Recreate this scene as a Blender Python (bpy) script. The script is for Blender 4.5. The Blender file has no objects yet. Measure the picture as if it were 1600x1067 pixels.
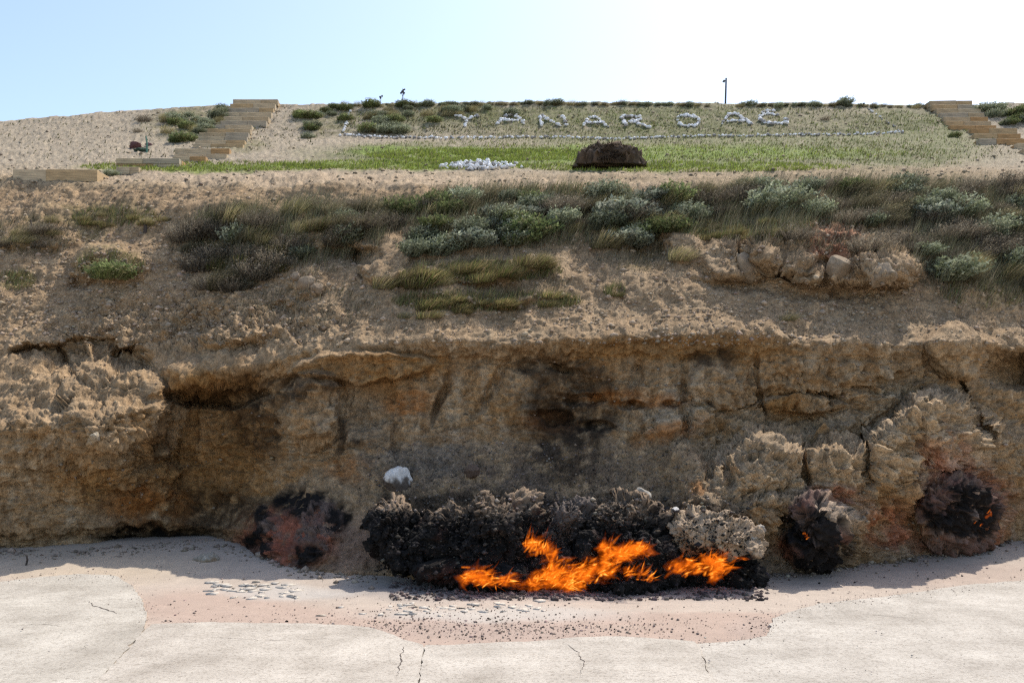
import bpy, bmesh, math, random
import numpy as np
from mathutils import Vector, Matrix
from mathutils.bvhtree import BVHTree

# ------------------------------------------------------------------ camera, sky, sun, exposure
S = bpy.context.scene
COL = S.collection
F, HZ, CH = 1386.0, 640.0, 3.0          # focal length (px of a 1600 px wide picture), eye line, eye height in m
cam_d = bpy.data.cameras.new('camera'); cam = bpy.data.objects.new('camera', cam_d); COL.objects.link(cam)
cam.location = (0, 0, CH); cam.rotation_euler = (math.pi/2, 0, 0)
cam_d.sensor_width = 36; cam_d.lens = 36*F/1600; cam_d.shift_y = (HZ-533.5)/1600
cam_d.clip_start = 0.1; cam_d.clip_end = 3000
S.camera = cam

SUN_EL, SUN_AZ = math.radians(55), math.radians(40)      # azimuth measured from straight ahead (+y) to the right (+x)
W = bpy.data.worlds.new('World'); S.world = W; W.use_nodes = True
wn = W.node_tree.nodes; wl = W.node_tree.links; wn.clear()
sky = wn.new('ShaderNodeTexSky'); sky.sky_type = 'NISHITA'; sky.sun_disc = False
sky.sun_elevation = SUN_EL; sky.sun_rotation = SUN_AZ
sky.altitude = 100; sky.air_density = 1.0; sky.dust_density = 1.9; sky.ozone_density = 0.25
bg = wn.new('ShaderNodeBackground'); bg.inputs['Strength'].default_value = 0.145
wo = wn.new('ShaderNodeOutputWorld'); wl.new(sky.outputs[0], bg.inputs[0]); wl.new(bg.outputs[0], wo.inputs[0])
sd = bpy.data.lights.new('sun', 'SUN'); sun = bpy.data.objects.new('sun', sd); COL.objects.link(sun)
sd.energy = 3.1; sd.angle = math.radians(0.53); sd.color = (1.0, 0.945, 0.87)
sv = Vector((math.sin(SUN_AZ)*math.cos(SUN_EL), math.cos(SUN_AZ)*math.cos(SUN_EL), math.sin(SUN_EL)))
sun.rotation_euler = sv.to_track_quat('Z', 'Y').to_euler(); sun.location = (20, 30, 60)
S.view_settings.view_transform = 'Standard'; S.view_settings.look = 'None'
S.view_settings.gamma = 1.0; S.view_settings.exposure = 0.78; S.view_settings.use_curve_mapping = False
S.render.engine = 'CYCLES'
S.cycles.use_denoising = False; S.cycles.pixel_filter_type = 'BLACKMAN_HARRIS'; S.cycles.filter_width = 1.3
S.cycles.transparent_max_bounces = 48; S.cycles.max_bounces = 6; S.cycles.diffuse_bounces = 3

rng = np.random.default_rng(7); random.seed(7)

# ------------------------------------------------------------------ numpy noise
_perm = np.random.default_rng(3).permutation(256).astype(np.int32); _perm = np.concatenate([_perm, _perm, _perm])
_grad = np.random.default_rng(4).normal(size=(256, 3)).astype(np.float32); _grad /= np.linalg.norm(_grad, axis=1)[:, None]
def perlin(p):
    p = np.asarray(p, np.float32); i = np.floor(p).astype(np.int32); f = p-i; i &= 255
    u = f*f*f*(f*(f*6-15)+10); out = np.zeros(len(p), np.float32)
    for dx in (0, 1):
        wx = u[:, 0] if dx else 1-u[:, 0]; a = _perm[i[:, 0]+dx]
        for dy in (0, 1):
            wy = u[:, 1] if dy else 1-u[:, 1]; b = _perm[a+((i[:, 1]+dy) & 255)]
            for dz in (0, 1):
                wz = u[:, 2] if dz else 1-u[:, 2]; g = _grad[_perm[b+((i[:, 2]+dz) & 255)]]
                out += wx*wy*wz*(g[:, 0]*(f[:, 0]-dx)+g[:, 1]*(f[:, 1]-dy)+g[:, 2]*(f[:, 2]-dz))
    return out*1.6
def fbm(p, o=4, s=0.0, gain=.5, ridge=False):
    p = np.asarray(p, np.float32)+s; a = 1.0; t = 0; n = 0
    for k in range(o):
        v = perlin(p*(2.03**k)+k*17.3)
        if ridge: v = 1-2*np.abs(v)
        t = t+a*v; n += a; a *= gain
    return t/n
def worley(p, seed=0, ids=False):
    p = np.asarray(p, np.float32); i = np.floor(p).astype(np.int32); f = p-i
    d1 = np.full(len(p), 9, np.float32); d2 = d1.copy(); cid = np.zeros(len(p), np.int32); rel = np.zeros((len(p), 3), np.float32)
    for dx in (-1, 0, 1):
        for dy in (-1, 0, 1):
            for dz in (-1, 0, 1):
                h = _perm[_perm[_perm[(i[:, 0]+dx) & 255]+((i[:, 1]+dy) & 255)]+((i[:, 2]+dz+seed) & 255)]
                q = _grad[h]*.42+.5
                d = (dx+q[:, 0]-f[:, 0])**2+(dy+q[:, 1]-f[:, 1])**2+(dz+q[:, 2]-f[:, 2])**2
                if ids: rel = np.where((d < d1)[:, None], f-q-np.array([dx, dy, dz], np.float32), rel)
                d2 = np.minimum(d2, np.maximum(d1, d)); cid = np.where(d < d1, h, cid); d1 = np.minimum(d1, d)
    if ids == 2: return np.sqrt(d1), np.sqrt(d2), ((cid*37+11) % 256)/255.0, (rel*_grad[(cid*53+7) % 256]).sum(1)
    if ids: return np.sqrt(d1), np.sqrt(d2), ((cid*37+11) % 256)/255.0
    return np.sqrt(d1), np.sqrt(d2)
def ss(a, b, x):
    t = np.clip((x-a)/(b-a), 0, 1); return t*t*(3-2*t)

# ------------------------------------------------------------------ object helpers
def tag(o, label=None, cat=None, group=None, kind=None):
    if label: o['label'] = label
    if cat: o['category'] = cat
    if group: o['group'] = group
    if kind: o['kind'] = kind
    return o
def mesh_np(name, v, faces, cols=None, mat=None, smooth=True, attrs=None):
    """faces: list of int arrays (n,3) or (n,4)"""
    me = bpy.data.meshes.new(name); v = np.asarray(v, np.float32)
    me.vertices.add(len(v)); me.vertices.foreach_set('co', v.ravel())
    idx = np.concatenate([np.asarray(f, np.int32).ravel() for f in faces])
    tot = np.concatenate([np.full(len(f), np.asarray(f).shape[1], np.int32) for f in faces])
    st = np.concatenate([[0], np.cumsum(tot)[:-1]]).astype(np.int32)
    me.loops.add(len(idx)); me.loops.foreach_set('vertex_index', idx)
    me.polygons.add(len(tot)); me.polygons.foreach_set('loop_start', st); me.polygons.foreach_set('loop_total', tot)
    if smooth: me.polygons.foreach_set('use_smooth', np.ones(len(tot), bool))
    me.update(calc_edges=True)
    if cols is not None:
        a = me.color_attributes.new('col', 'FLOAT_COLOR', 'POINT')
        c = np.ones((len(v), 4), np.float32); c[:, :3] = cols; a.data.foreach_set('color', c.ravel())
    for k, x in (attrs or {}).items():
        a = me.attributes.new(k, 'FLOAT', 'POINT'); a.data.foreach_set('value', np.asarray(x, np.float32))
    if mat: me.materials.append(mat)
    return me
def obj(name, me, parent=None, loc=None, rot=None, sc=None):
    o = bpy.data.objects.new(name, me); COL.objects.link(o)
    if parent: o.parent = parent
    if loc is not None: o.location = loc
    if rot is not None: o.rotation_euler = rot
    if sc is not None: o.scale = (sc, sc, sc) if np.isscalar(sc) else sc
    return o
def empty(name, loc=(0, 0, 0)):
    o = bpy.data.objects.new(name, None); COL.objects.link(o); o.location = loc; o.empty_display_size = .2
    return o
def W3(px, py, Y):
    px, py, Y = np.broadcast_arrays(np.asarray(px, float), np.asarray(py, float), np.asarray(Y, float))
    return np.stack([(px-800)/F*Y, Y, CH+(HZ-py)/F*Y], -1)

# ------------------------------------------------------------------ materials
def new_mat(name):
    m = bpy.data.materials.new(name); m.use_nodes = True; n = m.node_tree.nodes; n.clear()
    return m, n, m.node_tree.links
def earth_mat(name, bumps=((60, .35, .01), (14, .4, .03)), rough=.95, var=.35, scale=1.0):
    m, n, l = new_mat(name)
    at = n.new('ShaderNodeAttribute'); at.attribute_name = 'col'
    geo = n.new('ShaderNodeTexCoord')
    prev = at.outputs['Color']
    for sc, lo, hi in ((9*scale, 1-var*.6, 1+var*.6), (45*scale, 1-var, 1+var*.9)):
        nz = n.new('ShaderNodeTexNoise'); nz.inputs['Scale'].default_value = sc; nz.inputs['Detail'].default_value = 5
        nz.inputs['Roughness'].default_value = .65; l.new(geo.outputs['Object'], nz.inputs['Vector'])
        mr = n.new('ShaderNodeMapRange'); mr.inputs[1].default_value = .3; mr.inputs[2].default_value = .7
        mr.inputs[3].default_value = lo; mr.inputs[4].default_value = hi; l.new(nz.outputs['Fac'], mr.inputs[0])
        mx = n.new('ShaderNodeMix'); mx.data_type = 'RGBA'; mx.blend_type = 'MULTIPLY'; mx.inputs[0].default_value = 1
        l.new(prev, mx.inputs[6]); l.new(mr.outputs[0], mx.inputs[7]); prev = mx.outputs[2]
    bs = n.new('ShaderNodeBsdfPrincipled'); bs.inputs['Roughness'].default_value = rough
    bs.inputs['Specular IOR Level'].default_value = .15
    l.new(prev, bs.inputs['Base Color'])
    pn = None
    for sc, st, di in bumps:
        nz = n.new('ShaderNodeTexNoise'); nz.inputs['Scale'].default_value = sc; nz.inputs['Detail'].default_value = 6
        nz.inputs['Roughness'].default_value = .7; l.new(geo.outputs['Object'], nz.inputs['Vector'])
        b = n.new('ShaderNodeBump'); b.inputs['Strength'].default_value = st; b.inputs['Distance'].default_value = di
        l.new(nz.outputs['Fac'], b.inputs['Height'])
        if pn: l.new(pn, b.inputs['Normal'])
        pn = b.outputs[0]
    if pn: l.new(pn, bs.inputs['Normal'])
    o = n.new('ShaderNodeOutputMaterial'); l.new(bs.outputs[0], o.inputs[0])
    return m
def leaf_mat(name, trans=.35, vary=.3):
    m, n, l = new_mat(name)
    at = n.new('ShaderNodeAttribute'); at.attribute_name = 'col'
    oi = n.new('ShaderNodeObjectInfo'); mr = n.new('ShaderNodeMapRange')
    mr.inputs[3].default_value = 1-vary; mr.inputs[4].default_value = 1+vary; l.new(oi.outputs['Random'], mr.inputs[0])
    mx = n.new('ShaderNodeMix'); mx.data_type = 'RGBA'; mx.blend_type = 'MULTIPLY'; mx.inputs[0].default_value = 1
    l.new(at.outputs['Color'], mx.inputs[6]); l.new(mr.outputs[0], mx.inputs[7])
    d = n.new('ShaderNodeBsdfDiffuse'); t = n.new('ShaderNodeBsdfTranslucent')
    l.new(mx.outputs[2], d.inputs[0]); l.new(mx.outputs[2], t.inputs[0])
    ms = n.new('ShaderNodeMixShader'); ms.inputs[0].default_value = trans
    l.new(d.outputs[0], ms.inputs[1]); l.new(t.outputs[0], ms.inputs[2])
    o = n.new('ShaderNodeOutputMaterial'); l.new(ms.outputs[0], o.inputs[0])
    return m
M_hill = earth_mat('hill_earth', bumps=((55, .9, .02), (18, .6, .04)), var=.52)
M_sand = earth_mat('sandy_ground', bumps=((90, .3, .006), (25, .25, .012)), var=.10)
M_rock = earth_mat('rock', bumps=((80, .6, .012), (22, .6, .03)), var=.3)
M_leaf = leaf_mat('foliage')
M_grass = leaf_mat('grass_blades', trans=.3, vary=.0)

def pal(base, n, v=.15):
    c = np.array(base)[None]*(1+rng.normal(0, v, (n, 1))); c = c*(1+rng.normal(0, v*.10, (n, 3)))
    return np.clip(c, .004, .95)

# ------------------------------------------------------------------ hillside: measured profile lines (px, py, depth)
def ground_rise(x, y):
    return .25*ss(15.0, 19.0, y)
XS = np.array([-300, 0, 130, 250, 330, 420, 500, 620, 800, 1000, 1150, 1300, 1420, 1500, 1550, 1600, 1900], float)
foot = np.array([860, 858, 856, 845, 840, 868, 892, 900, 915, 915, 900, 884, 868, 856, 848, 840, 835], float)
Yf = np.full(len(XS), 17.0)
for _ in range(30): Yf = (CH-ground_rise(0, Yf))*F/(foot-HZ)
R = []
R.append((foot+70, Yf-.02)); R.append((foot, Yf))
R.append((np.array([800, 800, 800, 800, 795, 775, 730, 700, 690, 690, 700, 770, 800, 800, 790, 780, 770.]),
          np.array([17.9, 17.8, 18.2, 19.1, 19.2, 18.6, 18.2, 17.9, 17.8, 17.8, 17.5, 17.3, 17.5, 17.9, 18.6, 19.1, 19.2])))
R.append((np.array([695, 690, 705, 640, 605, 592, 580, 565, 560, 555, 548, 556, 562, 560, 556, 565, 570.]),
          np.array([18.0, 17.9, 18.1, 19.3, 19.35, 19.0, 18.6, 18.35, 18.35, 18.3, 18.2, 18.1, 18.2, 18.5, 19.2, 19.5, 19.6])))
R.append((np.array([672, 668, 680, 610, 580, 570, 556, 537, 534, 526, 524, 534, 538, 534, 536, 548, 550.]),
          np.array([18.05, 17.95, 18.15, 19.1, 19.1, 18.8, 18.35, 18.1, 18.05, 18.0, 18.0, 17.9, 17.95, 18.2, 19.0, 19.4, 19.5])))
def up(prev, py, ang):
    p, Y = prev; z = CH+(HZ-p)/F*Y; t = np.tan(np.radians(ang)); k = (HZ-py)/F
    return (py, (z-t*Y-CH)/(k-t))
R.append(up(R[-1], R[-1][0]-np.array([110, 105, 115, 60, 45, 45, 40, 35, 35, 35, 35, 38, 35, 35, 32, 36, 36.]),
            np.array([42, 42, 42, 44, 42, 42, 38, 36, 36, 36, 34, 32, 34, 36, 40, 42, 42.])))
Y6 = np.array([24.8, 24.6, 24.5, 24.4, 24.2, 24, 23.8, 23.6, 23.5, 23.4, 23.4, 23.4, 23.5, 23.6, 23.8, 24, 24.4])
py6 = np.array([285, 285, 285, 287, 288, 288, 288, 290, 292, 290, 286, 282, 280, 280, 282, 284, 285.])
pyp, Yp = R[-1]
pm = pyp*.42+py6*.58; wmid = (1/Yp)*.45+(1/Y6)*.55
R.append((pm, 1/wmid)); R.append((py6, Y6))
Y8 = np.array([34, 34, 34, 34.5, 35, 36, 36.3, 36.5, 36.5, 36.5, 36.5, 36.5, 36.5, 36.5, 36.5, 36.5, 36.5])
py8 = np.array([228, 227, 224, 220, 217, 216, 215, 216, 216, 217, 214, 212, 210, 210, 210, 210, 212.])
k8 = (HZ-py8)/F
R.append((py6-28, 1/((1/Y6)*.55+(1/Y8)*.45))); R.append((py8, Y8))
pyS = np.array([200, 191, 179, 171, 166, 164, 164, 162, 160, 161, 163, 162, 165, 166, 163, 161, 166.])
Y9 = np.full(len(XS), 41.0); R.append((pyS, Y9))

pxs = np.concatenate([np.linspace(-1500, -120, 90)[:-1], np.arange(-120, 1722, 2.0), np.linspace(1722, 3100, 90)[1:]])
pys = np.concatenate([np.arange(930, 290, -1.6), np.arange(290, 158, -1.1)])
NX = len(pxs)
def ci(v):                       # smooth interpolation across the stations
    t = np.interp(pxs, XS, v); k = np.hanning(61); k /= k.sum()
    return np.convolve(np.pad(t, 30, mode='edge'), k, 'valid')
rows = [(ci(p), ci(1/np.asarray(Y, float))) for p, Y in R]
# skyline waver
sk = np.stack([pxs/60, pxs*0, pxs*0], -1); rows[-1] = (rows[-1][0]+2.0*fbm(sk, 3), rows[-1][1])
wob = fbm(np.stack([pxs/45, pxs*0+3, pxs*0], -1), 4); rows[2] = (rows[2][0]+22*wob, rows[2][1]); rows[4] = (rows[4][0]+9*fbm(np.stack([pxs/30, pxs*0+9, pxs*0], -1), 4), rows[4][1])
T = 520                           # vertical samples, denser in the near cliff
PY = np.zeros((T, NX)); WY = np.zeros((T, NX))
ptop, pbot = rows[-1][0], np.minimum(rows[0][0], 975)
s = np.linspace(0, 1, T)
for j in range(NX):
    yy = pbot[j]+(ptop[j]-pbot[j])*s
    rp = np.array([r[0][j] for r in rows]); rw = np.array([r[1][j] for r in rows])
    PY[:, j] = yy; WY[:, j] = np.interp(-yy, -rp, rw)
k = np.hanning(11); k /= k.sum()
WY = np.apply_along_axis(lambda c: np.convolve(np.pad(c, 5, mode='edge'), k, 'valid'), 0, WY)
PX = np.broadcast_to(pxs, (T, NX)).copy()
Yd = 1/WY
# warp fields so hand-placed features get ragged outlines
q = np.stack([PX.ravel()/70, PY.ravel()/70, 0*PX.ravel()], -1)
wx = (fbm(q, 4, 3.1)*26).reshape(T, NX); wy = (fbm(q, 4, 41.7)*20).reshape(T, NX)
def el(cx, cy, rx, ry, rot=0, soft=.5, warp=1.0, X=None, Y=None):
    X = PX if X is None else X; Y = PY if Y is None else Y
    dx = X+wx*warp-cx; dy = Y+wy*warp-cy; c, s_ = math.cos(math.radians(rot)), math.sin(math.radians(rot))
    a = (c*dx+s_*dy)/rx; b = (-s_*dx+c*dy)/ry
    return 1-ss(1-soft, 1+soft*.3, np.sqrt(a*a+b*b))
# features: + pushes into the hill, - pulls towards the path
FE = [
 (60, 566, 44, 15, 8, .4, 1.9, .42), (105, 556, 40, 13, -10, .4, 1.9, .38), (205, 568, 34, 26, -30, .35, 1.9, .55), (175, 552, 40, 14, 10, .4, 1.8, .35), 
 (180, 635, 82, 66, 0, .25, .4, -.55), (60, 630, 90, 50, 0, .5, .7, -.25), (330, 720, 85, 125, 0, .4, .6, .55),
 (345, 618, 95, 24, 0, .35, .5, .6), (340, 575, 95, 22, -6, .5, .5, -.3),
 (490, 640, 46, 60, 10, .35, .5, -.75), (570, 573, 120, 22, -2, .2, .6, -.42), (1065, 640, 13, 60, 10, .5, .8, .28), (690, 625, 10, 42, 15, .5, .8, .28), (770, 600, 12, 50, 30, .5, .8, .22), (1182, 600, 12, 50, -5, .5, .8, .25), (990, 600, 10, 45, 20, .5, .8, .28), (622, 690, 9, 40, 0, .5, .8, .22), (1120, 600, 50, 40, 0, .5, .9, -.2), (830, 620, 40, 60, 10, .5, .9, -.18), (560, 640, 90, 45, 0, .5, .7, .15),
 (165, 715, 50, 35, 30, .5, .7, -.35), (230, 745, 70, 14, -10, .5, .6, -.2), (130, 850, 220, 26, 0, .5, .5, .3), (290, 842, 150, 22, 4, .4, .4, .45),
 (450, 835, 90, 62, 0, .6, .6, -.45),
 (600, 405, 40, 46, 0, .35, .5, -.45), (575, 402, 26, 17, 0, .4, .3, .55), (545, 395, 40, 20, 0, .5, .5, .35),
 (480, 440, 36, 26, 0, .5, .5, -.3), (430, 350, 150, 38, 4, .5, .7, -.45), (330, 400, 40, 60, 20, .6, .6, .3),
 (170, 415, 62, 28, 0, .5, .6, -.45), (140, 435, 42, 20, -20, .5, .6, .3), (60, 370, 70, 24, -8, .5, .7, -.3),
 (390, 520, 80, 26, -12, .5, .7, -.35), (300, 520, 60, 20, -30, .5, .7, .25), (440, 500, 46, 26, -20, .5, .7, .25),
 (740, 425, 130, 20, -5, .4, .5, -.35), (760, 462, 130, 16, -3, .5, .6, -.25), (720, 355, 110, 30, 0, .6, .6, -.3),
 (1015, 390, 40, 30, 0, .5, .5, .5), (1062, 385, 34, 30, 0, .5, .5, -.35),
 (1300, 405, 150, 40, 7, .28, .5, -.75), (1150, 405, 62, 36, 0, .3, .5, -.5), (1385, 420, 50, 28, 10, .3, .5, -.5),
 (1165, 400, 14, 40, 5, .5, .4, .5), (1285, 425, 22, 20, 0, .4, .4, .4), (1200, 455, 160, 14, 4, .6, .6, .3),
 (1500, 545, 55, 48, 8, .3, .4, -.55), (1580, 582, 52, 32, 6, .3, .4, .8), (1590, 535, 50, 22, 8, .4, .4, -.4),
 (1320, 560, 120, 36, 0, .4, .6, -.2), (1230, 640, 120, 40, 0, .5, .7, .30), (1250, 632, 75, 13, 3, .4, .5, -.22),
  (1345, 715, 9, 55, 4, .5, 1.2, .32), (1250, 735, 12, 40, -10, .5, 1.2, .35), (1160, 730, 12, 40, 20, .5, 1.2, .3), (1425, 700, 12, 50, 25, .5, 1.2, .18),
 (1515, 640, 9, 60, -22, .5, .3, .5),
 (1500, 805, 66, 62, 0, .35, .5, -.55), (1275, 840, 50, 56, 0, .4, .5, -.6), (1250, 820, 20, 26, 0, .4, .4, .35),
 (905, 640, 70, 46, 0, .5, .6, .22), (870, 655, 26, 14, 0, .4, .4, .25), (915, 625, 40, 12, 0, .4, .4, .2), (900, 590, 46, 20, 20, .4, .6, .2), (930, 668, 30, 12, 10, .4, .5, .22),
 (870, 575, 26, 10, 10, .4, .4, .2), (985, 635, 22, 9, 0, .4, .4, .22), (1045, 632, 14, 6, 10, .4, .3, .2), (825, 576, 18, 11, 0, .4, .4, .22),
 (1060, 660, 40, 70, 15, .5, .7, -.15),
]
for cx, cy, rx, ry, rot, soft, wp, d in FE:
    Yd += d*el(cx, cy, rx, ry, rot, soft, wp)
wf = (fbm(np.stack([PX.ravel()/22, PY.ravel()/22, 0*PX.ravel()+7], -1), 4)*9).reshape(T, NX)
def ledge(pts, D, w, f0, f1):
    xs_, ys_ = zip(*pts); ln = PY+wy*.6+wf-np.interp(PX+wx*.5, xs_, ys_)
    return np.interp(PX+wx*.5, [d[0] for d in D], [d[1] for d in D])*ss(0, w, ln)*(1-ss(f0, f1, ln))
Yd -= ledge([(1030, 720), (1060, 690), (1085, 695), (1108, 735), (1140, 698), (1175, 676), (1215, 680), (1245, 690), (1300, 686), (1335, 684), (1350, 682), (1400, 645), (1412, 625), (1450, 600), (1480, 604), (1510, 600), (1540, 640), (1570, 655), (1620, 668)],
            [(1035, 0), (1070, .55), (1100, .6), (1150, 1.0), (1330, 1.15), (1360, 1.0), (1460, 1.25), (1520, .9), (1560, .6), (1640, .55)], 34, 55, 190)
Yd -= ledge([(1040, 790), (1090, 760), (1130, 790), (1190, 765), (1260, 772), (1320, 790), (1380, 760), (1440, 730), (1520, 730), (1560, 770)],
            [(1040, 0), (1080, .25), (1200, .35), (1300, .4), (1350, .1), (1430, .4), (1520, .45), (1570, 0)], 26, 40, 120)
Yd -= ledge([(0, 655), (60, 640), (140, 632), (245, 625), (258, 640)], [(-50, .3), (60, .35), (150, .45), (246, .4), (256, 0)], 22, 40, 110)
P = W3(PX, PY, Yd)
def grid_normals(P):
    du = np.gradient(P, axis=1); dv = np.gradient(P, axis=0)
    n = np.cross(du, dv); n /= np.linalg.norm(n, axis=2)[..., None]+1e-9
    return n
N = grid_normals(P)
if N[..., 2].mean() < 0: N = -N
def blur(a, r):
    for ax in (0, 1):
        pad = [(0, 0)]*a.ndim; pad[ax] = (r+1, r); c = np.cumsum(np.pad(a, pad, mode='edge'), axis=ax)
        n_ = a.shape[ax]; c = (np.take(c, range(2*r+1, 2*r+1+n_), ax)-np.take(c, range(0, n_), ax))/(2*r+1); a = c
    return a
NS = blur(blur(N, 7), 5); NS /= np.linalg.norm(NS, axis=2)[..., None]
pf = P.reshape(-1, 3)
steep = ss(.62, .25, N[..., 2]).ravel()                         # 1 on faces
near = (1-ss(24.0, 29.0, Yd)).ravel()
apron = (el(820, 760, 330, 90, 0, .4, .6)*ss(640, 720, PY)).ravel()
px_, py_ = PX.ravel(), PY.ravel()
big = fbm(pf*np.array([.55, .55, .8]), 4, 5.0)
flute = fbm(pf*np.array([2.6, 1.2, .55]), 4, 9.0, ridge=True)
strat = fbm(pf*np.array([.35, .35, 5.0])+big[:, None]*.4, 3, 21.0)
c1a, c1b = worley(pf*np.array([2.6, 2.6, 3.0])+fbm(pf*3, 2, 2.)[:, None]*.5)
c2a, c2b = worley(pf*np.array([7.5, 7.5, 8.5])+fbm(pf*8, 2, 6.)[:, None]*.5, 5)
c3a, c3b = worley(pf*19.0, 9)
b1a, b1b, b1i, b1t = worley(pf*np.array([1.5, 1.5, 1.9])+fbm(pf*2.2, 3, 12.)[:, None]*.45, 3, 2)
b2a, b2b, b2i, b2t = worley(pf*np.array([4.0, 4.0, 5.4])+fbm(pf*5, 3, 15.)[:, None]*.35, 8, 2)
b3a, b3b, b3i, b3t = worley(pf*np.array([10, 10, 13.])+fbm(pf*12, 2, 18.)[:, None]*.3, 6, 2)
rill = fbm(pf*np.array([1.9, .35, .35])+big[:, None]*.5, 4, 44., ridge=True)
blk = (b1i-.45)*.12+b1t*.14+(b2i-.5)*.055+b2t*.10+(b3i-.5)*.02+b3t*.04-.03*(1-ss(0, .07, b1b-b1a))
rg = fbm(pf*np.array([3.2, 2.6, 2.2])+fbm(pf*1.5, 2, 33.)[:, None]*.4, 6, 55., gain=.62, ridge=True)
stk = fbm(np.stack([pf[:, 0]*3.4+pf[:, 2]*1.7, pf[:, 1]*1.2, pf[:, 2]*.9], -1), 5, 66., gain=.6, ridge=True)
led = ((pf[:, 2]*2.3+fbm(pf*.8, 4, 71.)*1.6) % 1.0)
crum = fbm(pf*13, 4, 95., gain=.7, ridge=True)*.035+(.5-worley(pf*15, 12)[0])*.04
fine = fbm(pf*5.5, 4, 1.0, gain=.62)
patch = ss(-.25, .35, fbm(pf*.9, 3, 30.))
slope = 1-steep
crag = (el(1300, 730, 330, 170, 0, .4, .6)+.4*el(130, 560, 150, 60, 0, .6, .7)+.55*el(180, 660, 240, 110, 0, .5, .7)+el(1280, 400, 190, 60, 0, .5, .6)+el(330, 510, 260, 60, 0, .6, .7)).ravel().clip(0, 1)
dsp = near*(big*.22*(1-.5*apron)
            + steep*(flute*.12+strat*.07+(.55-c1a)*.10+(.5-c2a)*.05+fine*.05)*(1-.8*apron)
            + apron*((b3t*.05)+(.5-c3a)*.05+fine*.05+(.5-c2a)*.05) + blk*(.10+.30*steep+.75*crag)*(1-.85*apron) + rill*.10*slope*(1-apron)
            + (rg*.07+stk*.09+crum)*crag*(1-.85*apron) + (led**3-.3)*.07*(.35*steep+.65*crag)*(1-apron)
            + (.55-c1a)*.05*(1-crag)*(.3+.7*patch)*(1-.85*apron)
            + (.55-c2a)*(.035*(1-.7*crag)+.02*slope*patch)*(1-.6*apron)
            + (.5-c3a)*(.016+.010*slope)
            + fine*(.05-.02*apron))
far = 1-near
dsp += far*(big*.10+(.5-c1a)*.08*patch+(.5-c2a)*.06+fine*.07)
Pd = (pf+NS.reshape(-1, 3)*dsp[:, None]).reshape(T, NX, 3)

# colours ---------------------------------------------------------------
def mixc(c, col, m):
    m = np.asarray(m)[:, None]; return c*(1-m)+np.asarray(col)[None]*m
def E(*a, **k): return el(*a, **k).ravel()
n1 = fbm(pf*1.3, 4, 50.); n2 = fbm(pf*3.5, 4, 61.); n3 = fbm(pf*.5, 3, 72.)
n4 = fbm(pf*np.array([3.0, 3, .8]), 4, 81.)
C = np.tile(np.array([.40, .305, .205]), (len(pf), 1))
C = mixc(C, (.47, .375, .265), ss(-.1, .5, n1)*.7)
C = mixc(C, (.27, .195, .125), ss(.05, .6, n2)*.55)
fc = np.tile(np.array([.30, .235, .165]), (len(pf), 1))            # cliff face
fc = mixc(fc, (.34, .215, .10), ss(-.15, .45, n3+.4*n2)*.55)         # ochre
fc = mixc(fc, (.40, .36, .30), ss(.0, .45, n4)*.7); fc = mixc(fc, (.17, .12, .075), ss(.05, .5, fbm(pf*np.array([5., 5, .6]), 4, 87.))*.6)
fc = mixc(fc, (.12, .075, .04), ss(.25, .7, n1+.3*n4)*.6)
facez = np.clip(ss(525, 560, PY.ravel()+wy.ravel())*1.0, 0, 1)*np.clip(.25+steep, 0, 1)
facez = np.maximum(facez, .5*steep*near*ss(450, 520, py_))
C = mixc(C, fc.mean(0), 0*facez); C = C*(1-facez[:, None])+fc*facez[:, None]
band = E(600, 572, 130, 26, -2, soft=.4, warp=.6)+E(1050, 545, 260, 26, 0, soft=.5, warp=.6)+E(340, 600, 100, 24, soft=.5)
C = mixc(C, (.27, .165, .07), band.clip(0, 1)*.75)
C = mixc(C, (.25, .15, .06), (E(600, 610, 40, 30)+E(1260, 632, 80, 16)+E(1100, 675, 40, 12, -20)+E(340, 690, 110, 90)+E(280, 760, 170, 60)*.8+E(130, 740, 60, 50)*.7).clip(0, 1)*.7)
# apron of grey gravel, bluish ash
C = mixc(C, (.155, .13, .115), (E(820, 755, 330, 85, soft=.9, warp=2.0)).clip(0, 1)*.85*ss(-.5, .3, n2+.4*n1))
C = mixc(C, (.165, .165, .165), (E(660, 720, 90, 50, soft=.7)+E(570, 650, 80, 60, soft=.7)*.4+E(1130, 800, 60, 40)*.5).clip(0, 1)*.6)
C = mixc(C, (.19, .145, .13), (E(500, 860, 190, 60, soft=.6)+E(900, 925, 320, 30, soft=.5)).clip(0, 1)*.85)
C = mixc(C, (.24, .215, .20), (E(1230, 880, 110, 50, soft=.6)+E(1400, 850, 70, 40, soft=.6)).clip(0, 1)*.6)
C = mixc(C, (.36, .34, .30), (E(1060, 650, 60, 50, soft=.6)+E(1340, 640, 110, 60, soft=.6)*.6+E(560, 640, 50, 50, soft=.6)*.5).clip(0, 1)*.6)
# crags on the right: their sunlit brightness put into a paler colour
C = mixc(C, (.40, .33, .25), (E(1200, 745, 135, 60, 8)+E(1380, 700, 70, 60)+E(1470, 680, 90, 80, 20)+E(1290, 760, 60, 40)).clip(0, 1)*.95*ss(-.7, .1, n2))
C = mixc(C, (.46, .40, .37), (E(1480, 740, 70, 60)+E(1290, 790, 50, 40)).clip(0, 1)*.6)
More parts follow.
